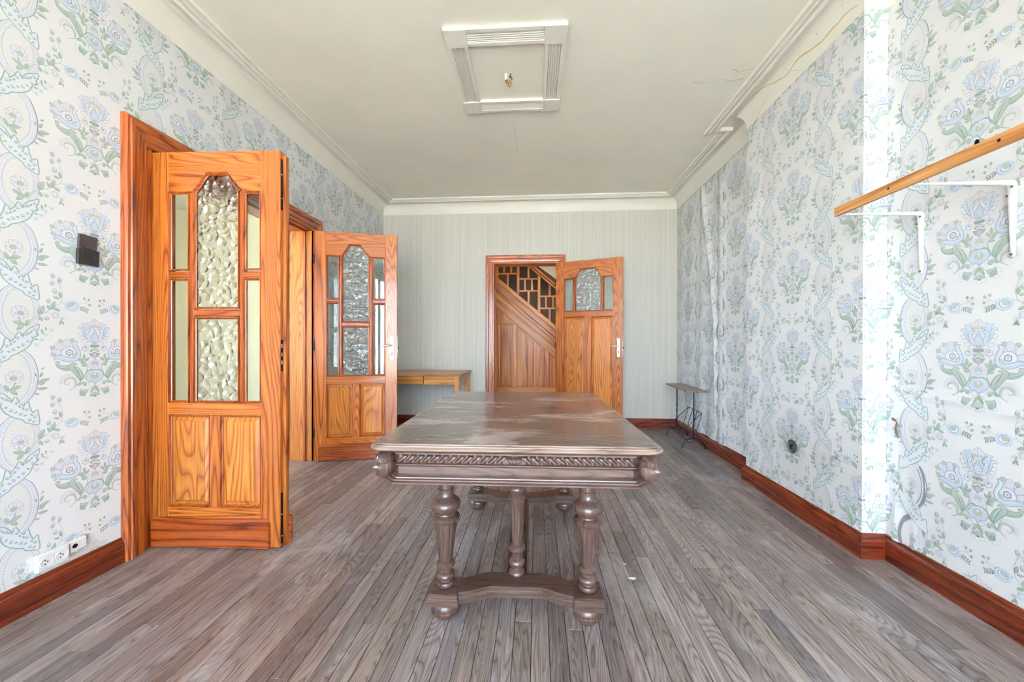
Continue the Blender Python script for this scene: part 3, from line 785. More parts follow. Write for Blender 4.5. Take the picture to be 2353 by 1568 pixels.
# ---- bouquet
def bouquet():
    for half in (0, 1):
        sx = 1 if half == 0 else -1
        f = lambda x_, y_: (0.245+sx*(x_-675)*.000262, -(y_-195)*.0003226)
        sh, el, ln, leaf = mk(f)
        # scroll stem
        ln([(670, 885), (590, 892), (520, 985), (440, 1075), (335, 1138)], .0060, G2, 5, .0022)
        for k in range(11):
            a = PI*.95+k*.30; el(318+86*math.cos(a)*1.0, 1025+92*math.sin(a), 19, 19, LI1, LI2, .0007, n=8)
        ln([(415, 1085), (408, 1020), (370, 985), (310, 985), (276, 1015), (282, 1050), (315, 1058), (335, 1035)], .0068, G1, 4, .0030)
        ln([(425, 1080), (420, 1010), (375, 972), (308, 972), (264, 1015)], .0010, GO, 4)
        sh([(445, 1085), (490, 1045), (545, 1045), (565, 1075), (545, 1098), (522, 1090), (505, 1068), (470, 1085)], G1, GO, .0009, G2)
        # big leaves
        sh([(165, 765), (190, 748), (222, 762), (205, 785), (250, 808), (335, 808), (335, 875), (250, 865), (185, 825)], G1, GO, .0010, G2)
        ln([(195, 800), (250, 835), (335, 845)], .0012, WH, 3); ln([(195, 808), (250, 845), (335, 853)], .0008, GO, 3)
        sh([(395, 825), (455, 845), (508, 915), (520, 985), (495, 1015), (470, 950), (440, 890)], G1, GO, .0010, G2)
        ln([(420, 850), (470, 910), (492, 985)], .0010, WH, 3); ln([(408, 850), (455, 920), (484, 1000)], .0009, GO, 3)
        sh([(330, 815), (355, 782), (405, 780), (440, 800), (412, 805), (400, 825), (425, 875), (472, 955), (482, 1030), (455, 1000), (395, 920), (340, 865)], G1, GO, .0011, G2)
        # frond
        ln([(540, 950), (572, 870), (555, 780), (530, 700)], .0034, G2, 4, .0018)
        for (a_, b_, c_, d_) in ((532, 730, 528, 662), (535, 745, 445, 745), (545, 780, 480, 785), (560, 815, 490, 820), (545, 760, 600, 712)):
            leaf(a_, b_, c_, d_, .30)
        # side tulip
        for (px, py, r_, a_, b_) in ((312, 515, 0, 50, 58), (205, 560, .6, 62, 44), (178, 632, .2, 70, 36)):
            el(px, py, a_, b_, LI1, LIO, .0010, r_, 11); el(px+8, py+8, a_*.6, b_*.6, BL1, LI2, .0007, r_, 9)
        for (px, py) in ((225, 492), (376, 478), (128, 575), (140, 665)): el(px, py, 32, 25, G1, GO, .0007, scal=5, sa=.25)
        el(332, 640, 98, 76, LI1, LIO, .0012, -.1, 16); el(335, 645, 88, 66, WH, None, n=14)
        el(335, 642, 47, 42, PU1, PUO, .0010, scal=6, sa=.18); el(335, 642, 36, 31, BL1, None, scal=6, sa=.18); el(335, 642, 9, 9, PU1, None, n=7)
        el(395, 672, 36, 16, G1, None, rot=-.6, n=8)
        sh([(442, 493), (395, 500), (375, 528), (398, 590), (432, 650), (425, 695), (370, 708), (290, 690), (195, 676), (150, 702), (150, 740), (185, 718), (250, 745), (335, 765), (425, 755), (478, 705), (480, 635), (445, 565), (428, 528)], BL1, BLO, .0014, BL2)
        ln([(430, 520), (400, 530), (425, 600), (455, 660), (440, 715), (370, 732), (290, 715), (200, 698)], .0030, rgb(224, 230, 238), 4)
        for k in range(9): el(200+k*28, 716+20*math.sin(k/8*PI)+(0 if k < 7 else -12*(k-6)), 5, 8, WH, None, n=5)
        # outer lotus petals
        for (px, py, r_) in ((482, 395, .5), (505, 445, .3), (530, 492, 0), (588, 522, -.2)): el(px, py, 40, 21, WH, LIO, .0008, r_, 10)
        sh([(450, 308), (470, 292), (508, 300), (548, 360), (578, 465), (520, 420), (490, 335), (470, 325), (455, 330)], BL1, BLO, .0010, BL2)
        sh([(500, 252), (545, 250), (595, 300), (612, 345), (565, 420), (530, 365), (525, 290), (505, 268)], BL1, BLO, .0010, BL2)
        sh([(560, 232), (605, 238), (640, 205), (677, 196), (677, 330), (620, 320), (590, 262)], LI1, LIO, .0010)
        sh([(552, 352), (580, 325), (620, 335), (612, 365), (590, 352), (612, 430), (650, 512), (600, 490), (555, 425)], BL1, BLO, .0012, WH)
        for k in range(4): ln([(560+6*k, 400+22*k), (585+5*k, 380+24*k)], .0010, BLO, 1)
        el(638, 290, 34, 20, GY, None, n=8)
        # buds beside the neck
        el(545, 590, 46, 42, BL1, LIO, .0010, scal=6, sa=.16); el(540, 596, 28, 24, WH, LIO, .0006, n=9); el(548, 580, 12, 10, BLO, None, n=7)
        el(634, 560, 26, 17, PU1, PUO, .0008, n=9); leaf(640, 640, 605, 612, .25)
        # centre halves
        ln([(675, 1088), (640, 1120), (575, 1160)], .0016, G2, 3)
        el(628, 1085, 40, 24, WH, LIO, .0008, .3, 10)
        for (px, py) in ((440, 1170), (430, 1212), (465, 1238)): el(px, py, 27, 24, WH, BL2, .0011, n=9)
        sh([(478, 1135), (510, 1148), (560, 1150), (585, 1165), (560, 1195), (530, 1240), (505, 1225), (470, 1215)], G1, GO, .0010, G2)
        el(500, 1192, 32, 18, G2, PUO, .0010, .3, 9)
        leaf(678, 1110, 610, 1205, .16)
    f = lambda x_, y_: (0.245+(x_-675)*.000262, -(y_-195)*.0003226)
    sh, el, ln, leaf = mk(f)
    sh([(675, 345), (705, 385), (732, 440), (722, 490), (675, 508), (628, 490), (618, 440), (645, 385)], BL2, BLO, .0014, BL1)
    sh([(675, 372), (712, 440), (706, 480), (675, 494), (644, 480), (638, 440)], BL1, BLO, .0007)
    for (px, py, s) in ((675, 405, 10), (675, 440, 26), (675, 470, 34)): ln([(px-s, py-8), (px, py+8), (px+s, py-8)], .0010, BLO, 3)
    el(675, 395, 9, 16, BL2, None, n=7)
    el(672, 535, 34, 26, G1, GO, .0007, n=10); el(672, 562, 22, 18, PU1, PUO, .0008, n=9); el(672, 605, 48, 22, G1, GO, .0007, n=10)
    sh([(600, 658), (640, 662), (655, 648), (675, 645), (695, 648), (712, 662), (750, 658), (722, 705), (690, 715), (682, 748), (668, 748), (660, 715), (628, 705)], PU1, PUO, .0009, LI2)
    el(675, 680, 26, 26, LI1, PUO, .0007, n=9); el(675, 680, 8, 16, PU1, None, n=7)
    el(675, 812, 104, 72, LI1, LI2, .0012, scal=13, sa=.12); el(675, 800, 50, 36, G1, GO, .0007, scal=7, sa=.15); el(675, 828, 46, 18, BL1, LIO, .0008, n=10); el(675, 800, 18, 14, GY, None, n=8)
    sh([(675, 888), (740, 893), (785, 925), (802, 975), (810, 985), (785, 1000), (768, 1035), (725, 1040), (682, 1078), (640, 1045), (590, 1055), (570, 1015), (536, 1000), (570, 965), (600, 915)], BL1, BLO, .0015, BL2)
    el(675, 968, 72, 50, G1, None, scal=9, sa=.3); el(675, 968, 48, 34, GY, GO, .0006, scal=9, sa=.3); el(675, 948, 22, 16, WH, PU1, .0006, n=9)
    ln([(678, 1085), (678, 1200)], .0015, G2, 2); leaf(680, 1105, 745, 1200, .14)
    for (px, py) in ((625, 1262), (680, 1282), (735, 1262)): el(px, py, 34, 27, WH, BL2, .0012, n=9)
    sh([(605, 1240), (640, 1205), (680, 1195), (720, 1205), (750, 1235), (710, 1245), (680, 1252), (645, 1248)], G1, GO, .0009, G2)
    el(680, 1255, 16, 8, PUO, None, n=8)
bouquet()
TV = np.array([(a, b_) for a, b_, _ in T_.v]); TL = np.array([l for _, _, l in T_.v], float); TC = np.array(T_.c); TF = np.array(T_.f, int)
TLn = TL/TL.max()
print('tile tris', len(TF), 'layers', TL.max())

def paper_wall(parent, mapf, s0, s1, vine0, zlo, zhi, hole=None, breaks=(), print_range=None, lotus=1.147, seam=0.095, fold=None, zcut=None, ds=.04, nz_=40, lift=.0):
    """hang printed lengths of paper on a wall: each length is one sheet of its own"""
    k0 = int(math.floor((s0-vine0-seam)/PU)); k = k0
    while vine0+seam+k*PU < s1:
        a, b_ = max(s0, vine0+seam+k*PU), min(s1, vine0+seam+(k+1)*PU)
        k += 1
        if b_-a < .004: continue
        n = max(2, int(round((b_-a)/ds)))
        ss = sorted(set([a+.00015]+[a+(b_-a)*i/n for i in range(1, n)]+[b_-.00015]+[q for q in breaks if a < q < b_]))
        zz = [zlo+(zhi-zlo)*i/nz_ for i in range(nz_+1)]
        if zcut: zz = sorted(set(zz+list(zcut)))
        V, F, C = [], [], []
        idx = {}
        for i, s in enumerate(ss):
            for j, z in enumerate(zz):
                idx[i, j] = len(V); V.append(mapf(s, z, .0012)); C.append(PAPER)
        for i in range(len(ss)-1):
            for j in range(len(zz)-1):
                sc_, zc_ = (ss[i]+ss[i+1])/2, (zz[j]+zz[j+1])/2
                if hole and hole[0] < sc_ < hole[1] and zc_ < hole[2]: continue
                F.append((idx[i, j], idx[i+1, j], idx[i+1, j+1], idx[i, j+1]))
        V = np.array(V); C = np.array(C)
        faces = [list(q) for q in F]
        if (print_range is None or (b_ > print_range[0] and a < print_range[1])):
            base = vine0+(k-1)*PU      # vine of this length sits at base (left of its bouquet); its own vine belongs to the seam side
            for r in range(int((zlo-lotus)/PV)-2, int((zhi-lotus)/PV)+3):
                z0 = lotus+r*PV+((k-1) % 2)*PV/2      # half-drop repeat
                su = TV[:, 0]+base; zv = TV[:, 1]+z0
                tz = zv[TF].mean(1); ts = su[TF].mean(1)
                ok = (zv[TF].min(1) > zlo) & (zv[TF].max(1) < zhi) & (su[TF].min(1) > s0+.001) & (su[TF].max(1) < s1-.001)
                if hole: ok &= ~((ts > hole[0]-.0) & (ts < hole[1]) & (tz < hole[2]))
                if not ok.any(): continue
                tf = TF[ok]; used = np.unique(tf); rem = -np.ones(len(TV), int); rem[used] = np.arange(len(used))+len(V)
                nv = np.array([mapf(su[q], zv[q], .0014+lift+.0006*TLn[q]) for q in used])
                V = np.vstack([V, nv]); C = np.vstack([C, TC[used]]); faces += rem[tf].tolist()
        me = bpy.data.meshes.new('wallpaper_strip'); me.from_pydata(V.tolist(), [], faces)
        at = me.color_attributes.new('Col', 'FLOAT_COLOR', 'POINT')
        at.data.foreach_set('color', np.hstack([C, np.ones((len(C), 1))]).ravel().astype(np.float32))
        me.materials.append(M['floral_wallpaper']); me.update()
        o = bpy.data.objects.new('wallpaper_strip', me); COL.objects.link(o); o.parent = parent
# left wall: s = y
def map_left(s, z, off): return (XL+off, s, z)
paper_wall(wl_o, map_left, YF+.002, YB-.003, 1.26, .112, COVE+.004, hole=(DY0-.08, DY1+.08, DZ+.08), print_range=(0.2, 9), breaks=(DY0-.08, DY1+.08), zcut=(DZ+.08,))
# right wall: s runs from the back corner towards the viewer and round the breast
RP = [(XR, YB), (XR, BY1), (XB, BY1), (XB, BY0), (XR, BY0), (XR, YF)]
RS = [0.0]
for i in range(5): RS.append(RS[-1]+math.hypot(RP[i+1][0]-RP[i][0], RP[i+1][1]-RP[i][1]))
RN = [(-1, 0), (0, 1), (-1, 0), (0, -1), (-1, 0)]
def fold_far(s, z):
    """loose, rippling paper in the far recess"""
    e = 0.0
    if s < RS[1]-.02:
        y = YB-s
        c1 = 3.62+.05*(2.6-z)*.6*0+.04*math.sin(z*1.7)
        lean = 3.60+.30*max(0, (z-1.2))/1.5
        e += .020*math.exp(-((y-lean)/.035)**2)*min(1, max(0, (z-.15)*1.2))
        e += .014*math.exp(-((y-3.50)/.05)**2)
        e += .005*(1+math.sin(y*21+z*1.1))*math.exp(-((y-3.9)/.5)**2)
        e += .010*math.exp(-((y-3.0)/.05)**2)
        e *= min(1, (s)/.1)*min(1, (RS[1]-.02-s)/.05)
        e *= min(1, (COVE-z)/.03) if z > COVE-.03 else 1
    elif RS[4]+.02 < s:
        # lifted lower edge of the near length and a raised crease
        y = BY0-(s-RS[4])
        e += .012*math.exp(-((y-1.86)/.035)**2)*max(0, (.45-z))/.45*1.4
        e += .006*math.exp(-((y-1.77)/.02)**2)*max(0, (.6-z))/.6
        zc_ = .83-.09*(1.85-y)
        e += .0045*math.exp(-((z-zc_)/.014)**2)
        e *= min(1, (s-RS[4]-.02)/.03)
    return e
def map_right(s, z, off):
    for i in range(5):
        if s <= RS[i+1]+1e-9 or i == 4:
            t = s-RS[i]; L = RS[i+1]-RS[i]
            dx, dy = (RP[i+1][0]-RP[i][0])/L, (RP[i+1][1]-RP[i][1])/L
            e = off+fold_far(s, z)
            x_, y_ = RP[i][0]+dx*t+RN[i][0]*e, RP[i][1]+dy*t+RN[i][1]*e
            if abs(s-RS[i+1]) < 1e-7 and i < 4: x_ += RN[i+1][0]*off; y_ += RN[i+1][1]*off
            return (x_, y_, z)
paper_wall(wr_o, map_right, .003, RS[5]-.002, 2.058-PU*8, .112, COVE+.004, breaks=tuple(RS[1:5]), print_range=(0, RS[4]+(BY0-0.2)), lotus=1.14, ds=.0122, nz_=110, lift=.0012)
# back wall: plain striped lengths
for i in range(8):
    a, b_ = XL+.003+i*.49, min(XR-.003, XL+.003+(i+1)*.49)
    if b_-a < .02: continue
    for (x0, x1, z0, z1) in ((a, b_, .112, COVE+.003),):
        cuts = [(x0, x1, z0, z1)]
        if x1 > BX0-.08 and x0 < BX1+.08:
            cuts = [(x0, x1, BZ+.08, z1)]
            if x0 < BX0-.08: cuts.append((x0, BX0-.08, z0, BZ+.08))
            if x1 > BX1+.08: cuts.append((BX1+.08, x1, z0, BZ+.08))
        mb = MB()
        for (p, q, r, s) in cuts: mb.box(p+.0004, q-.0004, YB-.0018, YB-.0002, r, s)
        mb.build('wallpaper_strip', 'striped_wallpaper', wb_o)

# ================================================================== DOORS
TH = 0.042
def raised_panel(parent, x0, x1, z0, z1):
    """panel with a sloped margin and a raised field on both faces"""
    mg = min(.032, (x1-x0)*.16)
    mb = MB()
    def ring(ix, y): return [(x0+ix, y, z0+ix), (x1-ix, y, z0+ix), (x1-ix, y, z1-ix), (x0+ix, y, z1-ix)]
    rs = [ring(-.004, .016), ring(.014, .014), ring(.016, .017), ring(mg, .0085), ring(mg+.0015, .0065)]
    vs = [p for r in rs for p in r]; fs = []
    for i in range(len(rs)-1):
        for k in range(4): fs.append((i*4+k, i*4+(k+1) % 4, (i+1)*4+(k+1) % 4, (i+1)*4+k))
    n = (len(rs)-1)*4; fs.append((n, n+1, n+2, n+3))
    back = [ring(-.004, TH-.016), ring(mg, TH-.008)]
    o = len(vs); vs += [p for r in back for p in r]
    for k in range(4): fs.append((o+(k+1) % 4, o+k, o+4+k, o+4+(k+1) % 4)); fs.append((k, (k+1) % 4, o+(k+1) % 4, o+k))
    fs.append((o+7, o+6, o+5, o+4))
    return mb.add(vs, fs).build('panel', 'pine_panel', parent)
def bead(parent, x0, x1, z0, z1, dep=.010, w_=.011, mat='trim_pine_z', name='glazing_bead'):
    """small moulding framing a rectangular opening on the front face"""
    return MB().sweep([(x0, z0), (x1, z0), (x1, z1), (x0, z1)], [(0, 0.002), (0, -.001), (.003, -.0015), (w_*.7, dep*.8), (w_, dep), (w_, dep+.003), (0, dep+.003)], lambda a, b, d: (a, d, b), True).build(name, mat, parent)
def bevelled_pane(parent, x0, x1, z0, z1):
    yc = TH/2; e = .012; vs = []
    for (ix, y) in ((0, yc-.0015), (e, yc-.003)): vs += [(x0+ix, y, z0+ix), (x1-ix, y, z0+ix), (x1-ix, y, z1-ix), (x0+ix, y, z1-ix)]
    vs += [(x0, yc+.003, z0), (x1, yc+.003, z0), (x1, yc+.003, z1), (x0, yc+.003, z1)]
    fs = [(0,1,5,4),(1,2,6,5),(2,3,7,6),(3,0,4,7),(4,5,6,7),(11,10,9,8),(1,0,8,9),(2,1,9,10),(3,2,10,11),(0,3,11,8)]
    return MB().add(vs, fs).build('pane', 'clear_glass', parent)
def poly_pane(parent, pts, mat='hammered_glass'):
    return MB().prism(pts, TH/2-.0025, TH/2+.0025, XZ).build('pane', mat, parent)
def door(name, loc, ang, W, Ht, sl, sr, gz0, gz1, arch, bars, trans, ctrans, pz0, pz1, mun, kick, label, sidebar=.0115):
    t = empty(name, loc, ang); tag(t, label, 'door', 'structure')
    zb = .006
    B(0, sl, 0, TH, zb, Ht).build('stile', 'pine_z', t, bevel=.0025)
    B(W-sr, W, 0, TH, zb, Ht).build('stile', 'pine_z', t, bevel=.0025)
    x0, x1 = sl, W-sr
    a0, a1, a2, a3, az = arch
    top = [(x0, gz1), (a0, gz1), (a1, az), (a2, az), (a3, gz1), (x1, gz1), (x1, Ht), (x0, Ht)]
    MB().prism(top, .0004, TH-.0004, XZ).build('top_rail', 'pine_x', t, bevel=.002)
    B(x0, x1, .0004, TH-.0004, pz1, gz0).build('lock_rail', 'pine_x', t, bevel=.002)
    B(x0, x1, .0004, TH-.0004, zb, pz0).build('bottom_rail', 'pine_x', t, bevel=.002)
    B(mun[0], mun[1], .0004, TH-.0004, pz0, pz1).build('muntin', 'pine_z', t, bevel=.002)
    for (p, q) in ((x0, mun[0]), (mun[1], x1)):
        raised_panel(t, p, q, pz0, pz1); bead(t, p, q, pz0, pz1)
    bz = gz1
    for bx in bars:
        B(bx-sidebar, bx+sidebar, .004, TH-.004, gz0, bz).build('glazing_bar', 'trim_pine_z', t, bevel=.005)
    L0, L1, R0, R1 = x0, bars[0]-sidebar, bars[1]+sidebar, x1
    for (p, q) in ((L0, L1), (R0, R1)):
        zs = [gz0]+[v for tr in trans for v in tr]+[gz1]
        for tr in trans: B(p, q, .004, TH-.004, tr[0]+.004, tr[1]-.004).build('glazing_bar', 'trim_pine_x', t, bevel=.004)
        for i in range(0, len(zs), 2):
            bead(t, p, q, zs[i], zs[i+1]); bevelled_pane(t, p+.006, q-.006, zs[i]+.004, zs[i+1]-.004)
    c0, c1 = bars[0]+sidebar, bars[1]-sidebar
    if ctrans:
        B(c0, c1, .004, TH-.004, ctrans[0]+.003, ctrans[1]-.003).build('glazing_bar', 'trim_pine_x', t, bevel=.004)
        poly_pane(t, [(c0, gz0), (c1, gz0), (c1, ctrans[0]+.006), (c0, ctrans[0]+.006)]); bead(t, c0, c1, gz0, ctrans[0])
        zl = ctrans[1]
    else: zl = gz0
    ap = [(c0, zl), (c1, zl), (c1, gz1), (a2-.002, az), (a1+.002, az), (c0, gz1)]
    poly_pane(t, [(c0+.002, zl), (c1-.002, zl), (c1-.002, gz1), (a2-.003, az-.002), (a1+.003, az-.002), (c0+.002, gz1)])
    MB().sweep(ap, [(0, -.001), (.003, -.0015), (.009, .008), (.0115, .010), (.0115, .013), (0, .013)], lambda a, b, d: (a, d, b), True).build('arch_bead', 'trim_pine_z', t)
    kp = [(kick[0], .008), (kick[1], .008), (kick[1], kick[2]-.016), (kick[1]-.012, kick[2]), (kick[0]+.012, kick[2]), (kick[0], kick[2]-.016)]
    mb = MB()
    vs = [(p, 0.0, q) for p, q in kp]+[(min(max(p, kick[0]), kick[1]), -.019, min(q, kick[2]-.016)) for p, q in kp]
    n = 6; fs = [tuple(range(n)), tuple(range(2*n-1, n-1, -1))]+[(i, n+i, n+(i+1) % n, (i+1) % n) for i in range(n)]
    mb.add(vs, fs); mb.build('kickboard', 'kick_x', t)
    return t
def hinge(t, x, y, z, L=.075):
    MB().lathe([(.001, -L/2-.006), (.005, -L/2-.004), (.0062, -L/2), (.0062, L/2), (.005, L/2+.004), (.001, L/2+.006)], (x, y, z), 10).build('hinge', 'dark_metal', t, smooth=True)
def lever(t, x, z0, z1, zl, dirx=-1, L=.078):
    p = B(x-.016, x+.016, -.006, 0, z0, z1).build('handle_plate', 'handle_alloy', t, bevel=.003, seg=2)
    MB().lathe([(.011, 0), (.010, -.012), (.008, -.02)], (x, -.006, zl), 14, axis='y').build('rose', 'handle_alloy', p, smooth=True)
    MB().tube([(x, -.024, zl), (x, -.046, zl), (x+dirx*.012, -.052, zl), (x+dirx*.04, -.052, zl), (x+dirx*L, -.049, zl-.002)], [.0075, .0075, .0085, .008, .007], 10).build('lever', 'handle_alloy', p, smooth=True)
    MB().prism([(x-.004, z0+.04), (x+.004, z0+.04), (x+.003, z0+.058), (x+.006, z0+.066), (x, z0+.074), (x-.006, z0+.066), (x-.003, z0+.058)], -.0066, -.0055, XZ).build('keyhole', 'dark_hole', p)
    for zz in (z0+.012, z1-.012): MB().lathe([(.003, 0), (.0028, -.0012)], (x, -.006, zz), 8, axis='y').build('screw', 'steel', p)
# leaf 1: fixed leaf with the flush bolts
a1_ = math.atan2(.020, .672)
d1 = door('door_1', (-1.984, 1.7456, 0), a1_, .688, 2.02, .10, .103, .737, 1.817, (.224, .300, .410, .490, 1.914),
          (.219, .482), [(1.374, 1.414)], (1.176, 1.217), .204, .675, (.318, .372), (.026, .639, .152),
          'tall pine door leaf with hammered glass, nearest the light switches')
for z in (1.775, 1.015, .255): hinge(d1, -.006, .004, z)
# rebate and hardware on the free edge
B(.688, .704, .022, TH+.004, .01, 2.0).build('rebate_strip', 'pine_z', d1, bevel=.001)
B(.6878, .6892, .004, .020, 1.72, 1.98).build('flush_bolt', 'dark_metal', d1)
B(.6878, .6892, .004, .020, .02, .28).build('flush_bolt', 'dark_metal', d1)
B(.6878, .6895, .003, .021, .90, 1.06).build('strike_plate', 'dark_metal', d1)
for z in (.935, .975, 1.02): B(.6885, .6897, .006, .017, z, z+.02).build('strike_slot', 'steel', d1)
for z in (1.78, 1.90, .06, .17): MB().lathe([(.004, 0), (.003, .002)], (.689, .012, z), 8, axis='x').build('bolt_knob', 'steel', d1)
B(.640, .716, TH, TH+.018, .008, .15).build('kickboard', 'kick_x', d1, bevel=.004)
# leaf 2
a2_ = math.atan2(.185, .643)
d2 = door('door_2', (-1.934, 3.062, 0), a2_, .690, 2.02, .093, .103, .745, 1.815, (.218, .284, .378, .455, 1.918),
          (.209, .463), [(1.398, 1.432)], (1.19, 1.225), .204, .680, (.312, .368), (.034, .66, .150),
          'pine door leaf with alloy lever handle, swung open towards the writing desk')
for z in (1.775, 1.015, .255): hinge(d2, -.006, .002, z)
lever(d2, .646, .885, 1.105, 1.02)
B(.690, .6915, .008, .03, .90, 1.10).build('lock_faceplate', 'steel', d2)
B(.6915, .702, .013, .024, .985, 1.01).build('latch', 'dark_metal', d2, bevel=.002)
# door 3
a3_ = math.atan2(-.273, .73)
d3 = door('door_3', (.228, 4.487, 0), a3_, .790, 2.022, .104, .104, 1.418, 1.822, (.240, .302, .490, .552, 1.925),
          (.230, .562), [], None, .20, 1.355, (.356, .434), (.03, .76, .15),
          'pine door with one arched hammered pane, open against the back wall')
for z in (1.775, 1.015, .255): hinge(d3, -.005, .004, z)
lever(d3, .746, .882, 1.098, 1.01)
B(.790, .7915, .008, .03, .90, 1.08).build('lock_faceplate', 'steel', d3)
B(.7915, .803, .013, .024, .98, 1.0).build('latch', 'dark_metal', d3, bevel=.002)

# ================================================================== TABLE
tb = empty('dining_table', (-.086, 1.820, 0), math.radians(1.2))
tag(tb, 'large carved oak dining table with turned legs and grey worn top', 'table')
HW, HL, ZT = .486, .658, .716
def rrect(hw, hl, r, n=7):
    pts = []
    for (cx, cy, a0) in ((hw-r, -hl+r, -PI/2), (hw-r, hl-r, 0), (-hw+r, hl-r, PI/2), (-hw+r, -hl+r, PI)):
        for k in range(n): a = a0+k/(n-1)*PI/2; pts.append((cx+r*math.cos(a), cy+r*math.sin(a)))
    return pts
def loft(levels, r):
    """stack of rounded rectangles (inset, z); returns builder"""
    mb = MB(); vs = []; fs = []; n = None
    for (ins, z) in levels:
        p = rrect(HW-ins, HL-ins, max(.004, r-ins*.6)); n = len(p); vs += [(x_, y_, z) for x_, y_ in p]
    for i in range(len(levels)-1):
        for k in range(n): fs.append((i*n+k, i*n+(k+1) % n, (i+1)*n+(k+1) % n, (i+1)*n+k))
    fs.append(tuple(range(n-1, -1, -1))); fs.append(tuple((len(levels)-1)*n+k for k in range(n)))
    return mb.add(vs, fs)
top = loft([(.050, .690), (.014, .692), (.005, .6945), (0, .699), (0, .702), (.004, .7065), (.009, .7082), (.0095, .7105), (.015, .7118), (.018, .712), (.019, .7142)], .060).build('tabletop', 'oak_edge', tb, smooth=True)
yb = [-.638]
rt = random.Random(9)
nb = 11
for i in range(nb): yb.append(-.638+1.276*(i+1)/nb+(rt.uniform(-.018, .018) if i < nb-1 else 0))
for i in range(nb):
    B(-.4655, .4655, yb[i]+.0002, yb[i+1]-.0002, .7138, ZT).build('board', 'oak_top', top)
ap = empty('apron', (0, 0, 0)); ap.parent = tb
AX, AY = .430, .620       # frieze face
def arect(hx, hy, cut): return [(hx-cut, -hy), (hx, -hy+cut), (hx, hy-cut), (hx-cut, hy), (-hx+cut, hy), (-hx, hy-cut), (-hx, -hy+cut), (-hx+cut, -hy)]
fr = MB()
vs = []; fs = []
lev = [(.016, .583, .05), (.026, .585, .055), (.026, .590, .055), (.019, .593, .052), (.017, .597, .05), (.010, .599, .048), (.009, .6025, .046), (.001, .604, .04), (-.004, .607, .04), (-.002, .612, .04), (-.002, .634, .04), (-.006, .638, .04), (.004, .640, .04), (.004, .6435, .04), (-.004, .646, .04), (-.004, .674, .04), (.004, .677, .04), (.004, .681, .04), (.010, .684, .04), (.016, .692, .04)]
for (o_, z, cut) in lev: vs += [(x_, y_, z) for x_, y_ in arect(AX+o_, AY+o_, cut)]
n = 8
for i in range(len(lev)-1):
    for k in range(n): fs.append((i*n+k, i*n+(k+1) % n, (i+1)*n+(k+1) % n, (i+1)*n+k))
fs.append(tuple(range(n-1, -1, -1))); fs.append(tuple((len(lev)-1)*n+k for k in range(n)))
fr.add(vs, fs).build('frieze', 'oak_table_x', ap)
# gadroons
def gadroon_mesh(lean):
    mb = MB(); nu, nv = 10, 8; vs = []; fs = []
    for i in range(nu+1):
        u = i/nu
        for j in range(nv+1):
            v = j/nv
            wdt = .0105*math.sin(PI*min(1, .12+.88*v*.0+.5))  # constant width
            h = .013*math.sqrt(max(0, 1-(2*u-1)**2))*math.sqrt(max(0, 1-(2*v-1)**4))
            x_ = (u-.5)*.0225+lean*((v-.5)*.015+.004*math.sin((v-.5)*PI*2))
            vs.append((x_, -h, (v-.5)*.0285))
    for i in range(nu):
        for j in range(nv):
            a = i*(nv+1)+j; fs.append((a, a+nv+1, a+nv+2, a+1))
    mb.add(vs, fs); return mb.mesh('gadroon', 'oak_table_x', smooth=True)
gm = {1: gadroon_mesh(1), -1: gadroon_mesh(-1)}
def gadroon_row(L, place):
    n_ = int(L/.0275); st = L/n_
    for k in range(n_):
        x_ = -L/2+st*(k+.5)
        if abs(x_) < .026: continue
        place(x_, gm[1 if x_ < 0 else -1])
gadroon_row(.775, lambda x_, me: obj_from(me, 'gadroon', ap, (x_, -AY+.004, .660)))
gadroon_row(.775, lambda x_, me: obj_from(me, 'gadroon', ap, (x_, AY-.004, .660), (0, 0, PI)))
gadroon_row(1.15, lambda x_, me: obj_from(me, 'gadroon', ap, (AX-.004, x_, .660), (0, 0, PI/2)))
gadroon_row(1.15, lambda x_, me: obj_from(me, 'gadroon', ap, (-AX+.004, x_, .660), (0, 0, -PI/2)))
for sy in (-1, 1):   # leaf carved at the middle of each long moulding
    mb = MB()
    for k in range(-3, 4):
        mb.tube([(k*.0015, sy*(AY-.002), .6475), (k*.005, sy*(AY+.007), .656), (k*.0075, sy*(AY+.007), .665), (k*.0085+.001*k, sy*(AY-.001), .673)], [.002, .0045, .004, .0015], 6)
    mb.build('carved_leaf', 'oak_table_x', ap, smooth=True)
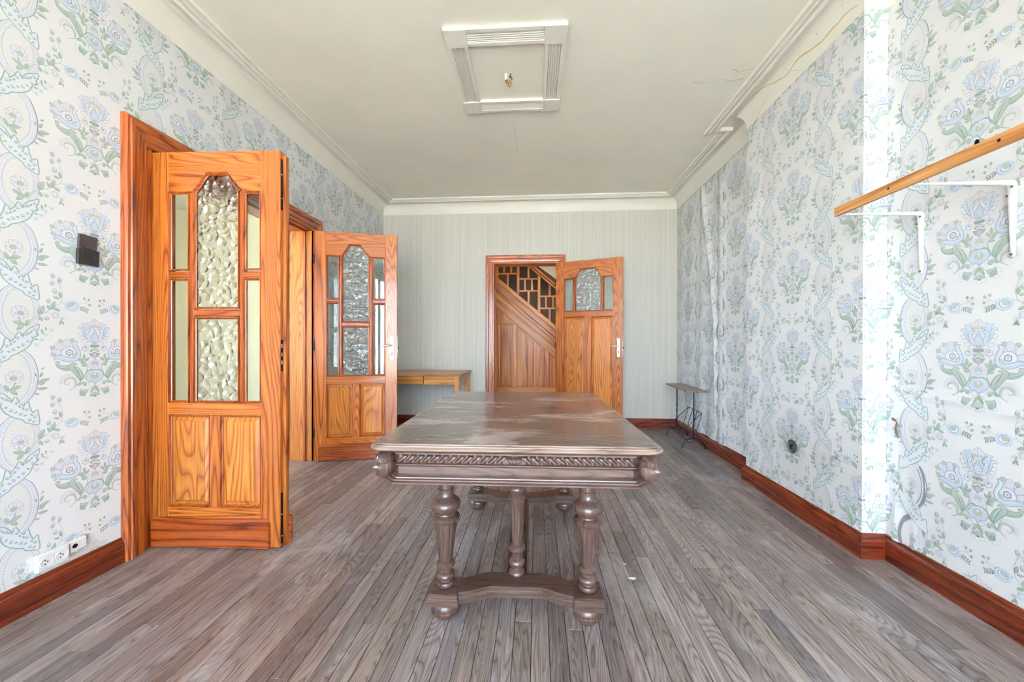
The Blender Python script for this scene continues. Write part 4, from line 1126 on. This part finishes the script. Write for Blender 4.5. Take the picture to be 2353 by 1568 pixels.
# carved heads at the corners
def head_mesh():
    mb = MB(); nu, nv = 40, 30; vs = []; fs = []
    def g(a, b_, s): return math.exp(-((a-b_)/s)**2)
    for j in range(nv+1):
        v = j/nv; th = PI*v; z = math.cos(th)
        for i in range(nu):
            a = 2*PI*i/nu-PI           # 0 = facing +x
            rx = .026*math.sin(th); fx = math.cos(a); fy = math.sin(a)
            x_, y_ = rx*fx*1.05, rx*fy*.86; zz = .043*z
            front = max(0, fx)
            if fx > 0:
                ny = y_
                x_ += .011*g(ny, 0, .0055)*g(zz, -.003, .010)*(1 if zz < .004 else .6)     # nose
                x_ += .0045*g(zz, .009, .005)*front                                          # brow
                x_ -= .0045*(g(ny, .0105, .0045)+g(ny, -.0105, .0045))*g(zz, .0035, .004)     # eye sockets
                x_ += .0035*g(ny, 0, .009)*g(zz, -.0165, .0032)                               # upper lip
                x_ += .0035*g(ny, 0, .008)*g(zz, -.0215, .0030)                               # lower lip
                x_ += .0065*g(ny, 0, .010)*g(zz, -.031, .006)                                 # chin
                x_ += .003*(g(ny, .013, .006)+g(ny, -.013, .006))*g(zz, -.007, .007)           # cheeks
            if zz > .012:        # headdress, ribbed and swept back
                k = (zz-.012)/.03
                q = 1+.30*min(1, k*2.2)+.05*math.cos(a*11)
                x_ *= q; y_ *= q*1.08; x_ -= .006*k
            elif fx < .15:       # side locks falling behind the cheeks
                q = 1.16+.06*math.cos(a*13); x_ *= q; y_ *= q
            vs.append((x_, y_, zz))
    for j in range(nv):
        for i in range(nu): fs.append((j*nu+i, j*nu+(i+1) % nu, (j+1)*nu+(i+1) % nu, (j+1)*nu+i))
    # swept headdress band and plumes
    mb.add(vs, fs)
    for k in range(-3, 4):
        a = k*.42
        mb.tube([(.024*math.cos(a), .024*math.sin(a)*1.1, .017), (.027*math.cos(a)-.004, .028*math.sin(a), .029), (.017*math.cos(a)-.012, .021*math.sin(a), .040), (-.018, .012*math.sin(a), .044)], [.0035, .0062, .0058, .003], 7)
    mb.tube([(.0275*math.cos(q*PI/9), .026*math.sin(q*PI/9), .0145) for q in range(-6, 7)], .0032, 6)
    return mb.mesh('carved_head', 'oak_table_z', smooth=True)
hm = head_mesh()
for (sx, sy) in ((-1, -1), (1, -1), (1, 1), (-1, 1)):
    h = obj_from(hm, 'carved_head', tb, (sx*(AX+.004), sy*(AY+.002), .641), (0, 0, math.atan2(sy, sx)), (1.05, 1.05, .98))
    h['label'] = 'carved head with plumed headdress'
# legs
prof = [(.030, .130), (.033, .134), (.034, .140), (.031, .147), (.024, .150), (.023, .155), (.030, .159), (.0355, .166), (.0355, .173), (.030, .180), (.023, .184), (.0225, .192), (.027, .198), (.036, .204), (.0365, .211), (.030, .218), (.0245, .222),
        (.0250, .226), (.0335, .300), (.0425, .370), (.0435, .374), (.050, .380), (.0525, .387), (.0525, .392), (.047, .397), (.036, .401), (.034, .405), (.040, .410), (.051, .421), (.0555, .432), (.0555, .440), (.050, .452), (.040, .461), (.031, .467), (.0285, .475), (.0265, .485), (.0265, .489), (.0300, .492), (.0300, .496), (.0265, .499), (.0265, .518), (.034, .526), (.038, .534), (.038, .545), (.045, .552), (.052, .590)]
def dense(pr):
    out = []
    for i in range(len(pr)-1):
        (r0, z0), (r1, z1) = pr[i], pr[i+1]; k = max(1, int(abs(z1-z0)/.012))
        for q in range(k): out.append((r0+(r1-r0)*q/k, z0+(z1-z0)*q/k))
    out.append(pr[-1]); return out
def flutes(z0, z1, n_=8, d=.10):
    def rf(a, z):
        if z0 < z < z1:
            q = (a*n_/(2*PI)+.25) % 1.0; e = min(1, (z-z0)/.01, (z1-z)/.01)
            return 1-d*e*math.exp(-((q-.5)/.13)**2)
        return 1.0
    return rf
leg_me = MB().lathe(dense(prof), (0,0,0), 96, flutes(.232, .366)).mesh('leg', 'oak_table_z', smooth=True)
blk_lev = [(.0575, .082), (.0575, .094), (.0545, .096), (.0545, .099), (.0565, .101), (.0565, .104), (.053, .107), (.053, .112), (.0555, .115), (.0555, .122), (.050, .1255)]
def sq_loft(lev):
    mb = MB(); vs = []; fs = []
    for (h, z) in lev: vs += [(-h, -h, z), (h, -h, z), (h, h, z), (-h, h, z)]
    for i in range(len(lev)-1):
        for k in range(4): fs.append((i*4+k, i*4+(k+1) % 4, (i+1)*4+(k+1) % 4, (i+1)*4+k))
    fs += [(3, 2, 1, 0), tuple((len(lev)-1)*4+k for k in range(4))]
    return mb.add(vs, fs)
blk_me = sq_loft(blk_lev).mesh('foot_block', 'oak_table_x')
foot_me = MB().lathe([(.006, 0), (.010, .004), (.012, .009), (.028, .012), (.042, .022), (.0515, .036), (.0535, .047), (.0525, .050), (.0535, .052), (.052, .064), (.045, .076), (.032, .083)], (0,0,0), 40).mesh('foot', 'oak_table_z', smooth=True)
LX, LY = .2675, .446
for (sx, sy) in ((-1, -1), (1, -1), (1, 1), (-1, 1)):
    l = obj_from(leg_me, 'leg', tb, (sx*LX, sy*LY, 0), (0, 0, .3*sx))
    for me, nm in ((blk_me, 'foot_block'), (foot_me, 'foot')):
        o = obj_from(me, nm, tb, (sx*LX, sy*LY, 0))
# cross stretchers, bowed inwards
sp = [(.047, .084), (.047, .094), (.044, .096), (.044, .099), (.046, .101), (.046, .104), (.043, .107), (.043, .112), (.0455, .115), (.0455, .121), (.042, .124)]
sp = [(-a, z) for a, z in sp]+[(a, z) for a, z in sp[::-1]]
for sy in (-1, 1):
    path = []
    for k in range(25):
        s = -1+2*k/24; x_ = s*(LX-.05)
        q = 1-max(0, min(1, (abs(s)-.42)/.58))
        path.append((x_, sy*(LY-.006-.042*(q*q*(3-2*q)))))
    MB().sweep(path, sp, XYm).build('cross_stretcher', 'oak_table_x', tb)
ls = [(.048, .082), (.048, .092), (.045, .094), (.045, .100), (.047, .102), (.047, .108), (.043, .112), (.041, .118)]
ls = [(-a, z) for a, z in ls]+[(a, z) for a, z in ls[::-1]]
MB().sweep([(0, -.372), (0, .372)], ls, XYm).build('long_stretcher', 'oak_table_y', tb)
rope = []
vs = []; fs = []; nr, nc = 260, 20
for i in range(nr+1):
    y_ = -.325+.65*i/nr
    for k in range(nc):
        a = 2*PI*k/nc; r_ = .0185*(1+.30*math.cos(2*(a)-y_*2*PI/.042*1.0)); e = min(1, (i+1)/6, (nr+1-i)/6)
        vs.append((r_*e*math.cos(a), y_, .138+r_*e*math.sin(a)))
for i in range(nr):
    for k in range(nc): fs.append((i*nc+k, (i+1)*nc+k, (i+1)*nc+(k+1) % nc, i*nc+(k+1) % nc))
fs += [tuple(range(nc)), tuple(nr*nc+k for k in range(nc-1, -1, -1))]
MB().add(vs, fs).build('rope_twist_bar', 'oak_table_y', tb, smooth=True)
cp = [(.030, .118), (.031, .124), (.031, .130), (.026, .137), (.017, .141), (.018, .148), (.028, .156), (.0325, .164), (.0325, .171), (.027, .180), (.019, .186), (.0185, .202), (.025, .212), (.0335, .220), (.034, .228), (.028, .236), (.019, .241), (.0185, .245), (.0235, .33), (.0285, .416), (.033, .424), (.0345, .430), (.0345, .434), (.029, .440), (.023, .445), (.025, .450), (.0335, .458), (.0345, .465), (.030, .474), (.022, .480), (.021, .490), (.026, .496), (.026, .50), (.020, .505), (.020, .53), (.03, .545), (.034, .59)]
cl_me = MB().lathe(dense(cp), (0,0,0), 72, flutes(.252, .410, 8, .09)).mesh('centre_leg', 'oak_table_z', smooth=True)
for sy in (-1, 1): obj_from(cl_me, 'centre_leg', tb, (0, sy*.352, 0))

# ================================================================== WRITING DESK
dk = empty('writing_desk', (-1.36, 4.22, 0)); tag(dk, 'small pine writing desk with one knobbed drawer against the back wall', 'desk')
x0, x1, y0, y1 = -.54, .538, -.33, .335
B(x0, x1, y0, y1, .679, .70).build('desktop', 'desk_pine_x', dk, bevel=.003, seg=2)
for (lx, ly) in ((x0+.02, y0+.02), (x1-.068, y0+.02), (x0+.02, y1-.068), (x1-.068, y1-.068)):
    B(lx, lx+.048, ly, ly+.048, 0, .679).build('leg', 'desk_pine_z', dk, bevel=.003)
B(.128, x1-.068, y0+.026, y0+.044, .586, .678).build('front_apron', 'desk_pine_x', dk, bevel=.001)
B(x0+.068, -.178, y0+.026, y0+.044, .586, .678).build('front_apron', 'desk_pine_x', dk, bevel=.001)
dr = B(-.172, .122, y0+.020, y0+.040, .588, .675).build('drawer', 'desk_pine_x', dk, bevel=.002)
B(-.165, .115, y0+.040, y0+.45, .592, .66).build('drawer_box', 'desk_pine_y', dr)
MB().lathe([(.007, .005), (.007, -.008), (.012, -.012), (.0165, -.018), (.0165, -.024), (.012, -.030), (.003, -.032)], (-.036, y0+.020, .630), 18, axis='y').build('knob', 'desk_pine_x', dr, smooth=True)
for xx in (x0+.030, x1-.048): B(xx, xx+.018, y0+.068, y1-.068, .586, .678).build('side_apron', 'desk_pine_y', dk, bevel=.001)
B(x0+.068, x1-.068, y1-.044, y1-.026, .586, .678).build('back_apron', 'desk_pine_x', dk)

# ================================================================== MAGAZINE RACK
mr = empty('magazine_rack', (1.558, 3.965, 0), math.radians(-3.0)); tag(mr, 'black wrought-iron magazine rack with a narrow wooden top shelf', 'magazine rack')
B(-.095, .095, -.335, .345, .568, .584).build('top_board', 'rack_board', mr, bevel=.003, seg=2)
for sy in (-.25, .255):
    B(-.075, .075, sy-.008, sy+.008, .560, .568).build('cleat', 'iron', mr)
    tw = []
    for i in range(40):
        z = .105+.455*i/39; tw.append(z)
    mb = MB(); vs = []; fs = []
    for i, z in enumerate(tw):
        a = .3+(6*PI*min(1, max(0, (i-13)/10))); r_ = .0075
        for k in range(4): vs.append((r_*math.cos(a+k*PI/2), sy+r_*math.sin(a+k*PI/2), z))
    for i in range(39):
        for k in range(4): fs.append((i*4+k, i*4+(k+1) % 4, (i+1)*4+(k+1) % 4, (i+1)*4+k))
    fs += [(3, 2, 1, 0), (156, 157, 158, 159)]
    mb.add(vs, fs).build('post', 'iron', mr)
    arc = [(-.112, sy, .006), (-.104, sy, .035), (-.085, sy, .068), (-.055, sy, .093), (-.02, sy, .105), (.02, sy, .105), (.055, sy, .093), (.085, sy, .068), (.104, sy, .035), (.112, sy, .006)]
    MB().tube(arc, [.0085, .0075, .007, .007, .007, .007, .007, .007, .0075, .0085], 8).build('foot_arch', 'iron', mr, smooth=True)
yf, yn = .17, -.20
rimz = dict(r=(.095, .345), l=(-.10, .150))
rx_, rz_ = rimz['r']; lx_, lz_ = rimz['l']
MB().tube([(rx_, yf, rz_), (rx_, yn, rz_), (lx_, yn, lz_), (lx_, yf, lz_)], .0036, 8, True).build('rim', 'iron', mr)
for k in range(4):
    y_ = yf+(yn-yf)*k/3
    pts = [(rx_, y_, rz_), (.045, y_, .17), (.022, y_, .085), (.008, y_, .058), (-.012, y_, .048), (-.034, y_, .056), (-.05, y_, .078), (lx_, y_, lz_)]
    MB().tube(pts, .0032, 8).build('wire', 'iron', mr, smooth=True)

# ================================================================== BATTEN AND BRACKETS
bt = MB()
gp = [(-.010, .040), (.010, .040), (.010, .004), (.0065, .004), (.0065, .008), (.0040, .008), (.0040, 0), (-.0005, 0), (-.0005, .004), (-.0035, .004), (-.0035, 0), (-.010, 0)]
mb = MB(); vs = []; fs = []; k = len(gp)
for (y_, sl) in ((.55, 0), (1.812, .008)):
    for (p, q) in gp: vs.append((1.398+p, y_+sl*(q/.04)*0-sl*(1 if p < 0 else 0)*0, 1.6415+q))
fs = [tuple(range(k)), tuple(range(2*k-1, k-1, -1))]+[(i, k+i, k+(i+1) % k, (i+1) % k) for i in range(k)]
mb.add(vs, fs); bo = mb.build('shelf_batten', 'batten_pine'); tag(bo, 'bare pine batten lying across two white wall brackets', 'batten')
for y_ in (1.548, 1.2): MB().lathe([(.0045, 0), (.0045, -.0006)], (1.388, y_, 1.662), 10, axis='x').build('screw_hole', 'dark_hole', bo)
def bracket(y_, label):
    t = empty('shelf_bracket', (XR, y_, 1.63)); tag(t, label, 'bracket', group='white shelf brackets on the wall')
    # arm + leg as one tapering rounded-L section
    path = []; wid = []; thk = []
    n1 = 10
    for i in range(n1): s = i/(n1-1); path.append((-.322+s*.300, .0)); wid.append(.009+.013*s); thk.append(.004+.010*s)
    for i in range(1, 6): a = i/6*PI/2; path.append((-.022+.018*math.sin(a), -.018*(1-math.cos(a)))); wid.append(.024); thk.append(.015)
    for i in range(n1): s = i/(n1-1); path.append((-.004, -.020-s*.250)); wid.append(.023-.011*s); thk.append(.014-.008*s)
    vs = []; fs = []
    m_ = len(path)
    for i in range(m_):
        a = Vector(path[max(i-1, 0)]); b_ = Vector(path[min(i+1, m_-1)]); d = (b_-a).normalized(); nrm = Vector((-d.y, d.x))  # outward (up / to wall)
        p = Vector(path[i]); w2 = wid[i]/2; th = thk[i]
        sec = [(-w2, .0), (w2, .0), (w2, -th*.55), (w2*.55, -th), (-w2*.55, -th), (-w2, -th*.55)]
        for (yy, off) in sec: q = p+nrm*off; vs.append((q.x, yy, q.y))
    k = 6
    for i in range(m_-1):
        for j in range(k): fs.append((i*k+j, i*k+(j+1) % k, (i+1)*k+(j+1) % k, (i+1)*k+j))
    fs += [tuple(range(k)), tuple((m_-1)*k+j for j in range(k-1, -1, -1))]
    MB().add(vs, fs).build('bracket_arm', 'white_metal', t, bevel=.0008, smooth=True)
    for (yy, zz, dx) in ((-.008, -.022, -.019), (.009, -.050, -.016), (0, -.262, -.0105)):
        MB().lathe([(.0045, 0), (.0042, -.0015), (.002, -.0022)], (dx, yy, zz), 10, axis='x').build('screw', 'brass', t, smooth=True)
    return t
bracket(1.741, 'white wall bracket holding the end of the batten')
bracket(1.428, 'white wall bracket carrying the batten nearer the window')

# ================================================================== SWITCHES, SOCKETS, WALL BITS
def plate(name, y0, y1, z0, z1, th, mat, label, cat, rot=0.0):
    t = empty(name, (XL+.0025, (y0+y1)/2, (z0+z1)/2)); t.rotation_euler = (rot, 0, 0)
    tag(t, label, cat)
    a, b_ = (y1-y0)/2, (z1-z0)/2
    B(0, th, -a, a, -b_, b_).build('cover', mat, t, bevel=.003, seg=2)
    return t, a, b_
t, a, b_ = plate('light_switch', 1.441, 1.508, 1.456, 1.515, .011, 'brown_plastic', 'brown bakelite switch plate, upper of the pair by the double door', 'switch', math.radians(-3))
r = MB().lathe([(.0175, 0), (.0175, -.0012), (.0155, -.0018), (.001, -.0018)], (.0125, 0, 0), 28, axis='x').build('rocker', 'brown_plastic', t, smooth=True)
for s in (-1, 1): MB().lathe([(.0025, 0), (.0025, .0004)], (.0120, s*.010, .001), 10, axis='x').build('contact_hole', 'dark_hole', r)
t, a, b_ = plate('light_switch', 1.436, 1.513, 1.384, 1.453, .014, 'black_plastic', 'black bakelite switch plate, lower of the pair by the double door', 'switch', math.radians(-1.5))
r = MB().lathe([(.0195, 0), (.0195, .0012), (.017, -.003), (.002, -.0045)], (.0142, 0, 0), 28, axis='x').build('rocker', 'black_plastic', t, smooth=True)
B(.0122, .0145, -.012, .010, .001, .0045).build('toggle', 'dark_hole', r); MB().lathe([(.0025, 0), (.002, .001)], (.013, .012, -.003), 8, axis='x').build('stud', 'steel', r)
t, a, b_ = plate('power_socket', 1.302, 1.400, .138, .203, .022, 'white_plastic', 'white double power socket above the baseboard', 'socket', math.radians(1))
for s in (-1, 1):
    d = MB().lathe([(.0215, -.001), (.0210, .0022), (.0195, .0022), (.0190, .0006), (.010, .0004), (.001, .0004)], (.0220, s*.0235, 0), 32, axis='x').build('outlet', 'white_plastic', t, smooth=True)
    for (yy, zz) in ((-.0095*.5, .0075), (.003, 0), (-.0095*.5, -.0075)): MB().lathe([(.0026, 0), (.0026, .0006)], (.0224, s*.0235+yy, zz), 10, axis='x').build('pin_hole', 'dark_hole', d)
t, a, b_ = plate('junction_box', 1.404, 1.464, .150, .204, .006, 'white_plastic', 'broken white junction box with dark hole beside the double socket', 'junction box', math.radians(2))
B(.006, .016, -.028, .030, -.020, .026).build('box', 'white_plastic', t, bevel=.004, seg=2)
MB().lathe([(.0095, 0), (.0095, .0008)], (.0158, -.012, .004), 18, axis='x').build('hole', 'dark_hole', t)
MB().tube([(.016, -.015, -.018), (.020, -.008, -.024), (.012, .004, -.030), (.004, .012, -.028)], .0018, 6).build('loose_wire', 'white_plastic', t)
# flue / cable hole in the breast
t = empty('wall_box', (XB-.0032, 2.392, .403)); tag(t, 'round zinc wiring box sunk in the chimney breast', 'wiring box')
ring = []
MB().lathe([(.043, 0), (.044, -.003), (.040, -.004), (.037, 0), (.030, .001), (.001, .002)], (0, 0, 0), 28, axis='x', rf=lambda a, z: 1+.03*math.sin(a*3)).build('box', 'zinc', t, smooth=True)
for q in range(3): MB().tube([(-.004, -.01+.012*q, .012), (-.009, .004*q, .0), (-.004, .012-.01*q, -.016)], .002, 6).build('wire_stub', 'dark_metal', t)
t = empty('wall_hook', (XR-.004, 1.840, .655)); tag(t, 'rusty bent iron hook stuck in the wallpaper', 'hook')
MB().tube([(0, 0, -.045), (-.012, .002, -.03), (-.014, 0, -.005), (-.010, -.002, .02), (-.014, .004, .035), (-.026, .002, .041), (-.034, -.006, .037), (-.030, -.012, .029)], .0028, 8).build('hook', 'rust', t, smooth=True)
MB().tube([(-.002, .004, -.04), (-.010, -.004, -.01), (-.004, -.002, .015)], .002, 6).build('wire', 'zinc', t)
t = MB().lathe([(.001, 0), (.009, -.001), (.010, -.003), (.004, -.006), (.001, -.0065)], (0,0,0), 14, axis='x').build('wall_plug', 'dark_metal', smooth=True, loc=(XR-.003, 1.538, 1.824)); t.scale = (1, .8, 1.7)
tag(t, 'dark screw plug in the wallpaper above the batten', 'plug')

# ================================================================== CEILING PANEL AND LAMP HOOK
cp_ = empty('ceiling_panel', (-.186, 2.401, ZC)); cp_.rotation_euler = (0, 0, math.radians(.5)); tag(cp_, 'square cream plaster ceiling frame with fluted bars and plain corner blocks', 'ceiling frame')
hx, hy, bw, zt = .352, .375, .128, -.020
for (sx, sy) in ((-1, -1), (1, -1), (1, 1), (-1, 1)):
    B(min(sx*hx, sx*(hx-bw)), max(sx*hx, sx*(hx-bw)), min(sy*hy, sy*(hy-bw)), max(sy*hy, sy*(hy-bw)), zt-.004, 0).build('corner_block', 'cornice_paint', cp_, bevel=.002)
def flute_prof(w_):
    pr = [(0, 0), (0, zt), (.022, zt)]
    n_ = 5; a = .024; st = (w_-.048)/n_
    for i in range(n_):
        c_ = a+st*(i+.5)
        pr.append((a+st*i+.0005, zt+.011))
        for q in range(5): an = PI*q/4; pr.append((c_-math.cos(an)*st*.42, zt+.011-math.sin(an)*st*.60))
        pr.append((a+st*(i+1)-.0005, zt+.011))
    pr += [(w_-.022, zt), (w_, zt), (w_, 0)]
    return pr
fp = flute_prof(bw-.010)
for sy in (-1, 1):
    MB().prism([(sy*(hy-.005)-sy*p, q) for p, q in fp], -(hx-bw), hx-bw, lambda p, q, a: (a, p, q)).build('fluted_bar', 'cornice_paint', cp_)
for sx in (-1, 1):
    MB().prism([(sx*(hx-.005)-sx*p, q) for p, q in fp], -(hy-bw), hy-bw, lambda p, q, a: (p, a, q)).build('fluted_bar', 'cornice_paint', cp_)
lh = empty('lamp_hook', (-.190, 2.405, ZC)); tag(lh, 'brass lamp hook and terminal stub left in the ceiling frame', 'lamp hook')
MB().lathe([(.010, 0), (.011, -.004), (.0105, -.038), (.008, -.042)], (-.016, .004, 0), 14).build('terminal_sleeve', 'white_plastic', lh, smooth=True)
MB().lathe([(.009, -.04), (.010, -.048), (.006, -.056), (.001, -.058)], (-.014, .004, 0), 12).build('clamp', 'brass', lh, smooth=True)
MB().tube([(.012, 0, 0), (.012, 0, -.015), (.020, 0, -.025), (.024, 0, -.036), (.014, 0, -.048), (.002, 0, -.056), (-.006, 0, -.066), (.002, 0, -.076), (.014, 0, -.072), (.022, 0, -.062)], .0028, 8).build('hook', 'brass', lh, smooth=True)
MB().tube([(.004, .004, -.012), (.010, .006, -.024), (.022, .006, -.028), (.016, .006, -.012), (.006, .006, -.016)], .0022, 7).build('wire_loop', 'dark_metal', lh, smooth=True)
MB().lathe([(.002, -.090), (.007, -.084), (.010, -.074), (.008, -.064), (.004, -.06)], (.006, .0, 0), 12).build('ring', 'amber_plastic', lh, smooth=True)

# ================================================================== STAIRCASE BEHIND THE BACK DOOR
st = empty('staircase', (-.18, 5.70, 0)); tag(st, 'panelled pine staircase with lattice balustrade beyond the back doorway', 'staircase')
ox, SY = -.18, 5.70
sl = (1.314-2.092)/(.281+.652)          # slope of the stringer
def zs(x_, c0): return c0+sl*(x_+.652)
def sbar(c0, c1, y0, y1, mat, name, xa=-1.75, xb=1.5, **kw):
    # board laid along the slope: its own x axis follows the pitch
    th = math.atan(-sl); L = (xb-xa)/math.cos(th); h = (c0-c1)*math.cos(th)
    return_ = B(0, L, y0, y1, -h, 0).build(name, mat, st, bevel=.004)
    return_.location = (xa-ox, 0, zs(xa, c0)); return_.rotation_euler = (0, th, 0)
    return return_
XE = .98
sbar(2.092, 2.015, -.050, .02, 'stair_pine_x', 'stringer_cap', xb=XE)
sbar(2.015, 1.90, -.038, .02, 'stair_pine_x', 'stringer', xb=XE)
sbar(1.90, 1.84, -.030, .02, 'stair_pine_x', 'stringer_moulding', xb=XE)
sbar(1.84, 1.755, -.024, .02, 'stair_pine_x', 'stringer_moulding', xb=XE)
sbar(1.765, 1.60, -.012, .02, 'stair_pine_x', 'slope_rail', xb=XE)
# panelling below: stiles, rails and panels cut to the slope
zb_, zr = .30, 1.335
B(-1.75-ox, 1.55-ox, -.014, .02, .12, zb_+.05).build('bottom_rail', 'stair_pine_x', st, bevel=.003)
xr_end = -.652+(1.60-1.33)/-sl
B(-1.75-ox, xr_end+.05-ox, -.011, .02, zr, zr+.05).build('mid_rail', 'stair_pine_x', st, bevel=.003)
pit = .2505; xs0 = -.61
k = -5
cols = []
while xs0+k*pit < 1.3:
    xa = xs0+k*pit
    zt_ = min(zs(xa, 1.61), 9)
    if zt_ > zb_+.1:
        if zs(xa+.03, 1.62) > zr: zt2 = zr
        else: zt2 = zs(xa-.03, 1.62)
        B(xa-.03-ox, xa+.03-ox, -.010, .02, zb_+.05, zt2).build('stile', 'stair_pine_z', st, bevel=.003)
    cols.append(xa); k += 1
for xa in cols:
    p0, p1 = xa+.03, xa+pit-.03
    def ztop(x_): return min(zr, zs(x_, 1.60))
    if ztop(p0) < zb_+.12: continue
    pts = [(p0, zb_+.05), (p1, zb_+.05), (p1, max(zb_+.06, ztop(p1)))]
    xk = -.652+(1.60-zr)/-sl
    if p0 < xk < p1: pts.append((xk, zr))
    pts.append((p0, ztop(p0)))
    MB().prism([(p-ox, q) for p, q in pts], .006, .02, XZ).build('panel', 'stair_pine_z', st)
    cx = sum(p for p, q in pts)/len(pts); cz = sum(q for p, q in pts)/len(pts)
    ins = []
    for p, q in pts:
        ins.append((p+(.022 if p < cx else -.022), q+(.022 if q < cz else -.026)))
    MB().prism([(p-ox, q) for p, q in ins], -.003, .008, XZ).build('raised_field', 'stair_pine_z', st, bevel=.004)
# upper small panels
MB().prism([(-1.75-ox, zr+.05), (xr_end-.06-ox, zr+.05), (-1.75-ox, zs(-1.75, 1.60))], .004, .02, XZ).build('panel', 'stair_pine_z', st)
B(-.52-ox, -.48-ox, -.018, .02, zr+.05, zs(-.5, 1.62)).build('stile', 'stair_pine_z', st, bevel=.003)
# lattice balustrade
sbar(2.74, 2.70, -.030, .03, 'stair_pine_x', 'handrail', xb=XE)
sbar(2.69, 2.655, -.024, .024, 'stair_pine_x', 'handrail', xb=XE)
def vb(x_, z0, z1, w_, dy=.015): B(x_-w_/2-ox, x_+w_/2-ox, -dy, dy, z0, z1).build('baluster', 'stair_pine_z', st, bevel=.002)
def hb(x0, x1, z_, w_): B(x0-ox, x1-ox, -.013, .013, z_-w_/2, z_+w_/2).build('lattice_bar', 'stair_pine_x', st, bevel=.002)
for kk in range(-3, 4):
    xp = -.295+.327*kk
    if xp > .9: continue
    vb(xp, zs(xp, 2.09), zs(xp, 2.66), .040, .02)
    xq = xp+.327
    zh1, zh2 = 2.037-.272*kk, 1.850-.272*kk
    hb(xp+.02, xq-.02, zh1, .026); hb(xp+.02, xq-.02, zh2, .026)
    xm = xp+.163
    vb(xp+.107, zh2+.013, zh1-.013, .030); vb(xp+.217, zh2+.013, zh1-.013, .030)
    vb(xm, zs(xm, 2.09), zh2-.013, .030); vb(xm, zh1+.013, zs(xm, 2.66), .030)
# treads rising behind, a backing painted dark for the shaded space beyond and a pale sloping soffit
for kk in range(9):
    xa = .9-.235*kk; z_ = .75+.196*kk
    B(xa-.26-ox, xa-ox, .02, .95, z_-.035, z_).build('tread', 'stair_pine_y', st)
    B(xa-.26-ox, xa-.24-ox, .02, .95, z_, z_+.165).build('riser', 'stair_pine_y', st)
hp = MB().prism([(-2.0, 0), (3.0, 0), (3.0, 2.82), (-2.0, 2.82)], 6.66, 6.70, XZ).build('wall_stair', 'hall_shade'); tag(hp, 'backing painted dark for the shaded space behind the stair lattice', 'wall', 'structure')
sf = MB().prism([(-.60, 2.74), (1.9, .91), (1.9, 2.82), (-.60, 2.82)], 5.95, 6.60, XZ).build('wall_soffit', 'hall_wall'); tag(sf, 'pale sloping plaster soffit above the stair handrail', 'soffit', 'structure')

# ================================================================== FLOOR LITTER
rl = random.Random(11)
def flake(x_, y_, s, mat, label, n_=8):
    pts = [(s*(1+rl.uniform(-.35, .35))*math.cos(2*PI*k/n_)*1.4, s*(1+rl.uniform(-.35, .35))*math.sin(2*PI*k/n_)*.7) for k in range(n_)]
    o = MB().prism(pts, 0.0006, .0016, lambda p, q, a: (p, q, a)).build('paint_flake', mat, loc=(x_, y_, 0)); tag(o, label, 'paint flake')
flake(.425, 1.655, .013, 'paint_flake', 'white paint flake on the floor right of the front table leg')
flake(.415, 1.76, .006, 'paint_flake', 'curved white paint chip behind the larger flake beside the table')
